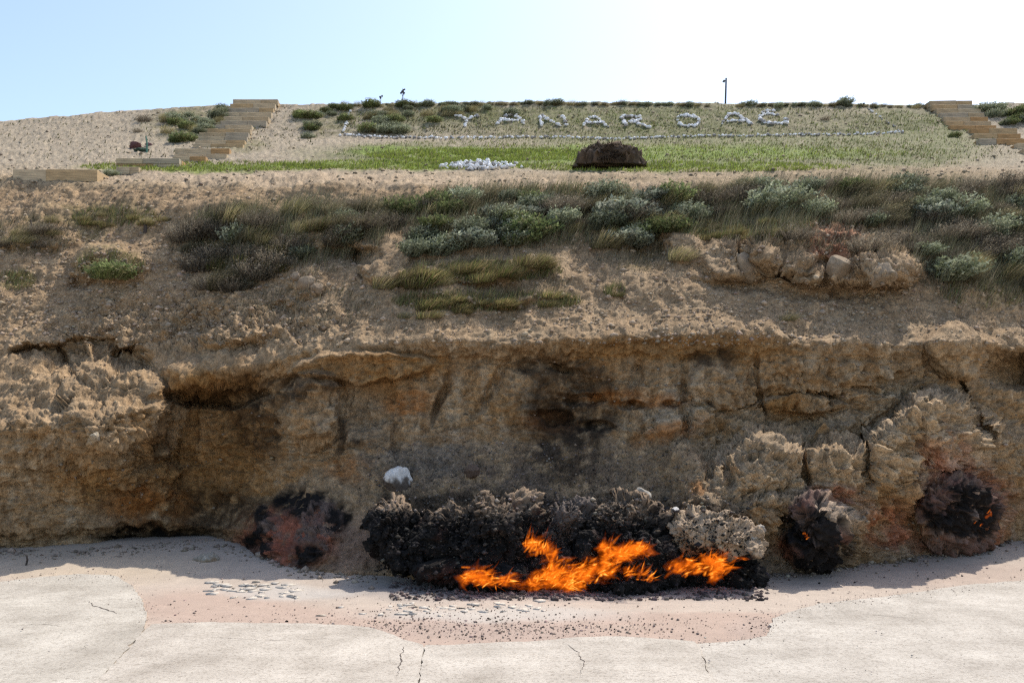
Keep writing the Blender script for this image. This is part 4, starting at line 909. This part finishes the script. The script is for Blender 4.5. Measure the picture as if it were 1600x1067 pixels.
KINDS = {
 'sagebrush': [mesh_np('sagebrush', *blades(240, .20, .55, .009, .6, LEAN, 31+i, SAGE, K=3, leaf=9, leaf_len=.05), mat=M_leaf, smooth=False) for i in range(5)],
 'silver_shrub': [mesh_np('silver_shrub', *blades(170, .25, .42, .008, .8, (.25, 0, 0), 61+i, [(.22, .24, .18), (.27, .28, .22), (.17, .19, .13)], leaf=16, leaf_len=.055), mat=M_leaf, smooth=False) for i in range(3)],
 'green_shrub': [mesh_np('green_shrub', *blades(260, .24, .46, .009, .6, (.35, 0, 0), 41+i, GREEN, leaf=9, leaf_len=.05), mat=M_leaf, smooth=False) for i in range(4)],
 'dry_shrub': [mesh_np('dry_shrub', *blades(420, .19, .62, .007, .5, (.6, -.05, 0), 51+i, DRY, K=4, leaf=2, leaf_len=.03), mat=M_leaf, smooth=False) for i in range(5)],
 'brown_shrub': [mesh_np('brown_shrub', *blades(420, .24, .55, .008, .9, (.25, -.05, 0), 71+i, PURP, K=3, leaf=4, leaf_len=.03), mat=M_leaf, smooth=False) for i in range(5)],
 'straw_tuft': [mesh_np('straw_tuft', *blades(330, .20, .52, .008, .5, (.5, -.05, 0), 81+i, STRAW, K=4), mat=M_leaf, smooth=False) for i in range(4)],
 'grass_tuft': [mesh_np('grass_tuft', *blades(300, .20, .34, .010, .6, (.38, -.05, 0), 91+i, TUFT, K=3), mat=M_leaf, smooth=False) for i in range(4)],
}
CATS = {'sagebrush': 'shrub', 'silver_shrub': 'shrub', 'green_shrub': 'shrub', 'dry_shrub': 'shrub', 'brown_shrub': 'shrub', 'straw_tuft': 'grass tuft', 'grass_tuft': 'grass tuft'}
NATH = {'sagebrush': .55, 'silver_shrub': .42, 'green_shrub': .46, 'dry_shrub': .62, 'brown_shrub': .55, 'straw_tuft': .52, 'grass_tuft': .34}
def shrub(kind, px, py, hpx, label, group, wide=1.0):
    wide = 1+(wide-1)*.45; hpx *= 1.12
    h = ray(px, py)
    if h[0] is None: return
    s_ = hpx/F*h[0].y/NATH[kind]
    o = obj(kind, random.choice(KINDS[kind]), loc=h[0]-Vector((0, 0, .02*s_)), rot=(random.uniform(-.08, .08), random.uniform(-.08, .08), random.uniform(-.6, .6)), sc=(s_*wide, s_*wide, s_))
    return tag(o, label, CATS[kind], group)
random.seed(21)
# ones that stand out
G1 = 'single shrubs that stand out'
for a_ in [
 ('brown_shrub', 1360, 390, 42, 'dark round brown bush just right of the bare outcrop', 1.25),
 ('brown_shrub', 1240, 372, 34, 'dark bristly bush sitting on top of the bare reddish outcrop', 1.3),
 ('brown_shrub', 1490, 372, 34, 'purple grey dome shaped bush in the middle of the right hand scrub', 1.3),
 ('sagebrush', 1480, 435, 52, 'large pale green sage slanting down the slope below the right hand scrub', 1.4),
 ('sagebrush', 1578, 420, 52, 'bright sage bush at the right edge of the picture under the scrub', 1.2),
 ('sagebrush', 1200, 330, 56, 'big grey green sage at the brow left of the right hand scrub', 1.5),
 ('green_shrub', 1325, 297, 26, 'vivid green low bush on the brow at the back of the right hand scrub', 1.7),
 ('straw_tuft', 1060, 405, 34, 'single straw coloured tuft above a dark hollow in mid slope', 1.3),
 ('green_shrub', 170, 432, 34, 'dark green bush overhanging a shaded hollow on the bare left slope', 1.7),
 ('silver_shrub', 735, 385, 36, 'silvery white leaved bush in the middle of the slope', 1.3),
 ('sagebrush', 690, 390, 36, 'upright sage left of the silvery white leaved bush', 1.1),
 ('sagebrush', 640, 398, 40, 'yellowish green bush at the left edge of the mid slope scrub', 1.0),
 ('dry_shrub', 350, 345, 42, 'long dry grass clump swept right at the head of the left scrub bank', 1.5),
 ('dry_shrub', 760, 312, 42, 'windswept dry clump standing at the brow in mid picture', 1.5),
 ('straw_tuft', 945, 385, 42, 'rusty straw tuft at the right end of the mid slope scrub', 1.5),
 ('brown_shrub', 350, 324, 14, 'tiny dark bush on the bare brow above the left scrub bank', 1.0),
 ('straw_tuft', 1228, 500, 20, 'low straw tuft alone on the bare lip of the cliff at right', 2.0),
 ('grass_tuft', 962, 462, 14, 'small yellow green tuft alone on the bare slope in mid picture', 1.5),
 ('brown_shrub', 225, 190, 14, 'small dark bush on the bare hill left of the green thicket', 1.5),
 ('brown_shrub', 215, 207, 9, 'little dark tuft below the small dark bush on the bare hill', 1.6),
 ('sagebrush', 345, 172, 12, 'bush at the skyline against the left side of the left stairs', 1.6),
 ('sagebrush', 170, 274, 13, 'grey green bush beside the lowest sleeper of the left stairs', 1.7),
 ('sagebrush', 478, 216, 12, 'grey sage right of the left stairs on the bare ground', 2.0),
 ('green_shrub', 578, 167, 16, 'dark rounded bush on the skyline left of the letters', 1.2),
 ('green_shrub', 628, 167, 15, 'second dark rounded bush on the skyline, under the tall dry stalks', 1.2),
 ('sagebrush', 1318, 163, 16, 'tallest open bush on the skyline right of the last stone letter', 1.2),
 ('brown_shrub', 1288, 188, 9, 'dark little bush on the bare slope right of the last letter', 1.4),
 ('green_shrub', 1490, 214, 10, 'dark green bush in front of the right stairs', 1.6),
 ('straw_tuft', 600, 448, 36, 'straw tuft at the left tip of the yellow green grass band', 1.4),
 ('brown_shrub', 130, 172, 10, 'wispy dry bush on the skyline of the bare left hill', 1.4),
]: shrub(a_[0], a_[1], a_[2], a_[3], a_[4], G1, a_[5])
def inpoly(x, y, poly):
    c = False
    for (x0, y0), (x1, y1) in zip(poly, poly[1:]+poly[:1]):
        if (y0 > y) != (y1 > y) and x < (x1-x0)*(y-y0)/(y1-y0)+x0: c = not c
    return c
ADJ = {'sagebrush': 'grey green sage bush', 'silver_shrub': 'silvery leaved bush', 'green_shrub': 'leafy green bush', 'dry_shrub': 'dry windswept brown clump', 'brown_shrub': 'bristly purple brown bush', 'straw_tuft': 'straw coloured grass tuft', 'grass_tuft': 'yellow green grass tuft'}
def zone(poly, n, kinds, h, where, grp, wide=1.3):
    xs = [p[0] for p in poly]; ys = [p[1] for p in poly]; k_ = 0; placed = []
    tries = 0; x0, x1, y0, y1 = min(xs), min(max(xs), 1600), min(ys), max(ys)
    while k_ < n and tries < 8000:
        tries += 1
        x, y = random.uniform(min(xs), max(xs)), random.uniform(y0, y1)
        if not inpoly(x, y, poly) or any(abs(x-a)/1.5+abs(y-b)*1.6 < h[0]*.35 for a, b in placed): continue
        kd = random.choices([q_[0] for q_ in kinds], [q_[1] for q_ in kinds])[0]
        u = int(min(4, max(0, (x-x0)/(x1-x0)*5))); v_ = (y-y0)/(y1-y0)
        at = ('upper ' if v_ < .36 else 'lower ' if v_ > .68 else '')+('far left', 'left', 'middle', 'right', 'far right')[u]
        shrub(kd, x, y, random.uniform(*h), f'{ADJ[kd]}, {at} of {where}', grp, wide*random.uniform(.8, 1.3)); placed.append((x, y)); k_ += 1
zone([(285, 370), (330, 340), (400, 325), (580, 325), (600, 350), (560, 378), (480, 395), (440, 425), (400, 460), (340, 458), (300, 430)], 62, [('dry_shrub', 5), ('brown_shrub', 3), ('straw_tuft', 2), ('grass_tuft', 1), ('sagebrush', .6)], (24, 44), 'the scrub bank on the left slope', 'scrub bank on the left slope')
zone([(600, 335), (640, 312), (800, 305), (1040, 305), (1080, 345), (980, 392), (830, 372), (780, 392), (650, 402), (612, 375)], 66, [('sagebrush', 4), ('silver_shrub', .8), ('green_shrub', 2), ('dry_shrub', 2.5), ('straw_tuft', 2), ('brown_shrub', 1.5)], (22, 42), 'the mixed scrub on the middle slope', 'scrub across the middle slope')
zone([(1080, 300), (1340, 290), (1620, 292), (1620, 470), (1520, 460), (1450, 420), (1430, 392), (1330, 350), (1200, 342), (1085, 335)], 96, [('brown_shrub', 6), ('dry_shrub', 3), ('sagebrush', 2.4), ('straw_tuft', 1.2), ('silver_shrub', .8)], (22, 44), 'the brown scrub on the right slope', 'scrub on the right slope')
zone([(620, 446), (640, 430), (760, 415), (850, 402), (860, 418), (760, 440), (640, 452)], 20, [('grass_tuft', 4), ('straw_tuft', 2)], (20, 32), 'the upper grass band below the scrub', 'upper grass band', 1.6)
zone([(600, 495), (680, 468), (860, 462), (890, 475), (760, 486), (640, 500)], 20, [('grass_tuft', 5), ('straw_tuft', 1)], (12, 22), 'the lower grass band above the cliff', 'lower grass band', 1.8)
zone([(560, 200), (560, 172), (720, 170), (830, 172), (820, 180), (700, 182), (640, 210), (560, 210)], 34, [('sagebrush', 5), ('green_shrub', 1.2), ('straw_tuft', 3)], (9, 18), 'the bushes around the first stone letters', 'bushes by the first letters', 1.5)
zone([(245, 185), (330, 172), (352, 172), (345, 190), (310, 215), (270, 225), (255, 205)], 34, [('sagebrush', 5), ('green_shrub', 1), ('straw_tuft', 3)], (10, 19), 'the thicket beside the left stairs', 'thicket by the left stairs', 1.4)
zone([(1525, 172), (1700, 165), (1700, 215), (1600, 200), (1560, 195)], 30, [('green_shrub', 3), ('sagebrush', 4)], (12, 22), 'the thicket beside the right stairs', 'thicket by the right stairs', 1.5)
zone([(455, 170), (540, 168), (540, 200), (480, 205)], 12, [('sagebrush', 3), ('green_shrub', 2)], (8, 15), 'the bushes right of the left stairs', 'bushes right of the left stairs', 1.5)
zone([(0, 372), (80, 345), (110, 350), (60, 392), (0, 400)], 9, [('straw_tuft', 2), ('brown_shrub', 2), ('grass_tuft', 2)], (14, 24), 'the sparse growth at the left edge', 'sparse patch at the far left', 1.6)
zone([(110, 340), (250, 330), (270, 345), (150, 362)], 9, [('grass_tuft', 4), ('straw_tuft', 1)], (8, 15), 'the tufts on the bare upper left slope', 'tufts on the bare upper left slope', 1.8)
zone([(1090, 350), (1240, 345), (1245, 362), (1100, 380)], 14, [('grass_tuft', 5), ('straw_tuft', 1)], (10, 18), 'the turf above the bare outcrop', 'turf edge above the outcrop', 1.8)
for i in range(165):                                        # crest
    x = 520+i*5.9+random.uniform(-6, 6)
    if 1110 < x < 1150 or x > 1450: continue
    kd = random.choices(['sagebrush', 'straw_tuft', 'dry_shrub'], [4, 4, 2])[0]
    py = float(np.interp(x, XS, pyS))+random.uniform(2.5, 5)
    shrub(kd, x, py, random.choice((5, 6, 7, 8, 9, 12)), f'{ADJ[kd]} on the skyline '+('left of' if x < 700 else 'behind' if x < 1240 else 'right of')+' the stone letters', 'low growth on the skyline', 1.4)

# short grass and litter that nobody could count
def cover(name, n, zones, hh, cols, lean=(.35, -.05, 0), wd=.012):
    tot = sum(z[4] for z in zones); P_, C_ = [], []
    for cx, cy, rx, ry, w_ in zones:
        for _ in range(int(n*w_/tot)):
            a_, r_ = random.uniform(0, 6.2832), math.sqrt(random.random()); h = ray(cx+math.cos(a_)*r_*rx, cy+math.sin(a_)*r_*ry)
            if h[0] is not None: P_.append(h[0][:])
    P_ = np.array(P_); keep = fbm(P_*1.6, 3, 11.)+rng.normal(0, .15, len(P_)) > -.18; P_ = P_[keep]; m_ = len(P_)
    ph = rng.uniform(0, 6.28, m_); sd_ = np.stack([np.cos(ph), np.sin(ph), 0*ph], -1); H = hh*rng.uniform(.5, 1.3, (m_, 1)); sc_ = np.clip(P_[:, 1:2]/24, .9, 1.6)
    tip = P_+np.array([0, 0, 1])*H+np.array(lean)*H+rng.normal(0, .3, (m_, 3))*H
    V_ = np.stack([P_-sd_*wd*sc_-[0, 0, .01], P_+sd_*wd*sc_-[0, 0, .01], tip], 1).reshape(-1, 3)
    cc = np.asarray(cols)[rng.integers(0, len(cols), m_)]*(1+rng.normal(0, .2, (m_, 1)))
    return tag(obj(name, mesh_np(name, V_, [np.arange(m_*3).reshape(-1, 3)], np.clip(np.repeat(cc, 3, 0), .01, .6), M_grass, smooth=False)), kind='stuff')
random.seed(33)
cover('meadow_grass', 30000, [(1000, 238, 480, 26, 5), (760, 242, 180, 10, 2), (330, 260, 200, 8, 1.2), (620, 258, 190, 8, 1), (1060, 262, 250, 8, 1.4), (1420, 225, 140, 40, 1.2), (1180, 190, 300, 24, 2), (800, 190, 280, 22, 1.5)], .075, [(.19, .23, .07), (.24, .24, .10), (.15, .18, .06), (.25, .22, .11)], wd=.014)
cover('lush_grass', 22000, [(760, 243, 190, 10, 3), (620, 258, 200, 8, 1.5), (1060, 261, 270, 8, 2), (330, 261, 210, 7, 1.2), (1000, 240, 420, 14, 1.5)], .07, [(.29, .35, .06), (.33, .37, .09), (.23, .29, .05)], wd=.016)
cover('meadow_tufts', 5500, [(1000, 190, 480, 30, 4), (1180, 235, 430, 22, 2), (650, 190, 130, 26, 2), (180, 215, 190, 40, 1), (400, 200, 130, 36, 1)], .08, [(.12, .13, .06), (.16, .15, .08), (.19, .16, .10)], wd=.02)
cover('dry_litter', 36000, [(430, 375, 170, 62, 3), (820, 345, 250, 55, 3), (1350, 340, 290, 55, 4.5), (1530, 420, 100, 60, 2), (50, 370, 70, 30, .6), (1000, 400, 70, 26, .5), (480, 480, 120, 30, .5), (740, 440, 150, 40, 1)], .17, DRY+PURP+[(.30, .25, .17), (.34, .28, .18), (.28, .23, .14)], wd=.007)
cover('slope_grass', 24000, [(760, 425, 120, 16, 2), (760, 472, 150, 15, 2), (1160, 355, 110, 20, 1.6), (850, 335, 230, 40, 2), (170, 415, 55, 20, .6), (180, 340, 70, 14, .5), (430, 350, 130, 30, 1), (20, 440, 36, 14, .3), (960, 457, 18, 8, .2), (900, 300, 90, 12, 1), (1540, 460, 70, 22, .6), (520, 335, 70, 16, .4)], .14, TUFT+GREEN[:2], wd=.008)

cover('scrub_grass', 42000, [(440, 368, 160, 50, 3), (820, 340, 240, 48, 3), (1340, 318, 290, 38, 4), (1530, 385, 110, 70, 3), (520, 330, 90, 18, .6), (1150, 350, 110, 24, 1)], .34, DRY+[(.16, .17, .09), (.20, .21, .12), (.13, .14, .08), (.28, .25, .17)], lean=(.5, -.08, 0), wd=.006)

# tall dry seed heads on the skyline
def seed_stalk(px, py, top, label, n, seed):
    r = random.Random(seed); h = ray(px, py+6); Y = h[0].y; root = tag(empty('seed_stalk_plant', h[0]), label, 'plant', 'tall dry stalks on the skyline')
    for i in range(n):
        H = (py-top)/F*Y*r.uniform(.7, 1.0); dx = r.uniform(-.12, .30)*H*.5; bm = bmesh.new(); prev = None
        for k_ in range(6):
            u = k_/5; c = Vector((dx*u*u+r.uniform(-.01, .01)+i*.02, 0, H*u)); ring = [bm.verts.new(c+Vector((math.cos(q_*2.09), math.sin(q_*2.09), 0))*(.013-.007*u)) for q_ in range(3)]
            if prev:
                for q_ in range(3): bm.faces.new((prev[q_], prev[(q_+1) % 3], ring[(q_+1) % 3], ring[q_]))
            prev = ring
        me = bpy.data.meshes.new('stem'); bm.to_mesh(me); bm.free(); me.materials.append(M_stalk); obj('stem', me, root)
        for k_ in range(r.randint(2, 4)):
            u = r.uniform(.65, 1); v, f = rockv(ICO1, seed+k_, .3, 1.3); obj('seed_head', mesh_np('seed_head', v*.045, [f], mat=M_stalk), root, loc=(dx*u*u+i*.02+r.uniform(-.06, .06), 0, H*u+.02))
M_stalk = simple_earth('dry_stalk', (.07, .06, .05))
seed_stalk(594, 160, 141, 'pair of thin dry stalks with dark seed heads, left of the taller one', 2, 5)
seed_stalk(628, 158, 132, 'tallest dry stalks with dark seed heads on the skyline', 4, 6)
seed_stalk(1350, 163, 152, 'thin bent dry stalk on the skyline left of the right stairs', 1, 7)

# ------------------------------------------------------------------ brush heap, pole, stakes, sticks, debris
h = ray(950, 262); Y0 = h[0].y; sc = Y0/F; root = tag(empty('brush_heap', h[0]), 'dark brown flat topped heap of cut brush standing on the green meadow', 'brush heap')
v, f = ICO5; v = v.copy(); d = np.sign(v)*np.abs(v)**.42
wx_ = fbm(v*2.2, 3, 4.)[:, None]; v = np.stack([d[:, 0]*(54-16*np.clip(d[:, 2], 0, 1))*sc, d[:, 1]*.9, np.maximum(d[:, 2], -.2)*25*sc], -1)*(1+.20*wx_)
stq = (1+.30*fbm(v*np.array([7, 7, 1.3]), 4, 9.))[:, None]; v[:, :2] *= stq; v[:, 2] += (fbm(v*np.array([5, 5, 1.2]), 4, 2.)*.36)*(v[:, 2] > .1)
M_brush = simple_earth('cut_brush', (.10, .073, .052), .6, 2)
cs = fbm(v*np.array([16, 16, 4.]), 4, 31.); obj('core', mesh_np('core', v, [f], np.clip(np.array([.10, .072, .05])[None]*(1+1.3*cs)[:, None], .012, .4), M_rock), root)
bw, bf, bc = [], [], []; o0 = 0
for i in range(3200):
    a_ = random.uniform(0, 6.283); u = random.random(); top_ = random.random() < .3
    rr_ = (random.random()**.5*.85 if top_ else 1.0-.15*u); p = np.array([math.cos(a_)*rr_*(54-12*u)*sc, math.sin(a_)*rr_*1.0, (25*sc*.95 if top_ else u*25*sc)])
    d_ = np.array([math.cos(a_)*.5+random.gauss(0, .5)+.2, math.sin(a_)*.5+random.gauss(0, .4), random.gauss(.2, .6)]); d_ /= np.linalg.norm(d_); L = random.uniform(.12, .36)
    s2 = np.cross(d_, np.random.default_rng(i).normal(size=3)); s2 = s2/np.linalg.norm(s2)*.011; s3 = np.cross(d_, s2)
    q_ = p-d_*L*.5
    bw += [q_+s2, q_-s2*.5+s3, q_-s2*.5-s3, q_+d_*L]; bf += [(o0, o0+1, o0+3), (o0+1, o0+2, o0+3), (o0+2, o0, o0+3)]; o0 += 4
    bc += [np.array(random.choice([(.12, .09, .065), (.08, .058, .042), (.19, .145, .10), (.05, .036, .028)]))]*4
tag(obj('twigs', mesh_np('twigs', np.array(bw), [np.array(bf)], np.array(bc), M_grass, smooth=False), root), kind='stuff')

def tube(bm, p0, p1, r0, r1, n=8):
    p0, p1 = Vector(p0), Vector(p1); ax = (p1-p0).normalized(); s_ = ax.orthogonal().normalized(); t_ = ax.cross(s_)
    A = [bm.verts.new(p0+(s_*math.cos(i*6.2832/n)+t_*math.sin(i*6.2832/n))*r0) for i in range(n)]; B = [bm.verts.new(p1+(s_*math.cos(i*6.2832/n)+t_*math.sin(i*6.2832/n))*r1) for i in range(n)]
    for i in range(n): bm.faces.new((A[i], A[(i+1) % n], B[(i+1) % n], B[i]))
    bm.faces.new(A[::-1]); bm.faces.new(B)
def tmesh(name, segs, mat):
    bm = bmesh.new()
    for s_ in segs: tube(bm, *s_)
    bmesh.ops.recalc_face_normals(bm, faces=bm.faces[:]); me = bpy.data.meshes.new(name); bm.to_mesh(me); bm.free(); me.materials.append(mat); return me
def plain(name, col, ro=.7, met=0):
    m, n, l = new_mat(name); b = n.new('ShaderNodeBsdfPrincipled'); b.inputs['Base Color'].default_value = (*col, 1); b.inputs['Roughness'].default_value = ro; b.inputs['Metallic'].default_value = met
    nz = n.new('ShaderNodeTexNoise'); nz.inputs['Scale'].default_value = 14; bp = n.new('ShaderNodeBump'); bp.inputs['Strength'].default_value = .2; bp.inputs['Distance'].default_value = .01
    l.new(nz.outputs['Fac'], bp.inputs['Height']); l.new(bp.outputs[0], b.inputs['Normal']); o = n.new('ShaderNodeOutputMaterial'); l.new(b.outputs[0], o.inputs[0]); return m
M_pole = plain('weathered_pole', (.06, .065, .07)); M_green = plain('green_paint', (.07, .17, .12)); M_stick = plain('dark_wood', (.06, .045, .035), .9)
bx, by, bz = W3(1132.5, 166, 46); tx, ty, tz_ = W3(1134.6, 122.5, 46)
pole = tag(empty('lamp_post', (float(bx), float(by), float(bz)-1)), 'thin dark lamp post leaning slightly on the skyline above the letters', 'lamp post')
PL = pole.location
obj('post', tmesh('post', [(Vector((bx, by, bz-1))-PL, Vector((tx, ty, tz_))-PL, .055, .042, 10)], M_pole), pole)
ax_, ay_, az_ = W3(1131.5, 127, 46)
obj('arm', tmesh('arm', [(Vector((tx-.03, ty, az_))-PL, Vector((ax_, ay_, az_+.03))-PL, .022, .022, 6)], M_pole), pole)
obj('lamp', tmesh('lamp', [(Vector((ax_+.01, ay_, az_+.05))-PL, Vector((ax_-.03, ay_, az_-.05))-PL, .04, .07, 8)], M_pole), pole)
def stick(name, px0, py0, px1, py1, r, mat, label, cat, on_ground=False, extra=()):
    if on_ground: X, Y, Z = G3(px0, py0); b = Vector((X, Y, Z))
    else: b = ray(px0, py0)[0]
    t = Vector(W3(px1, py1, b.y).tolist())-b; dn = -t.normalized()*.08
    o = obj(name, tmesh(name, [(dn, t*.55+Vector((r, 0, 0)), r, r*.9, 7), (t*.54+Vector((r, 0, 0)), t, r*.9, r*.7, 7)]+list(extra), mat), loc=b); return tag(o, label, cat)
stick('stake', 229, 238, 228, 213, .035, M_green, 'green painted stake standing in the bare hill left of the left stairs', 'stake')
stick('wooden_stub', 226, 361, 223, 345, .05, M_stick, 'short dark wooden stub stuck in the bare upper left slope', 'stub')
stick('wooden_stub', 49, 364, 48, 343, .02, M_stick, 'thin dark stick stuck upright in the far left of the slope', 'stick')
stick('stick', 40, 883, 42, 868, .02, M_stick, 'short dark stick standing in the sand at the foot of the left cliff', 'stick', True)
for i, (x, y, w_, hh_, col, lab) in enumerate([(211, 228, 9, 8, (.12, .06, .055), 'small heap of dark reddish rags on the bare hill by the green stake'), (222, 235, 11, 4, (.05, .075, .05), 'low heap of dark green debris at the foot of the green stake'), (233, 226, 5, 3, (.20, .12, .12), 'dull pink scrap lying right of the green stake')]):
    big_rock('debris_heap', x, y, w_, lab, 'debris', cfun=crust(col, tuple(c*1.6 for c in col), .3, .9), Y=Yat(x, y+hh_*.5)+.05, sz=hh_/w_, sx=1, sy=.8, seed=40+i, lump=.4, base=ICO4)
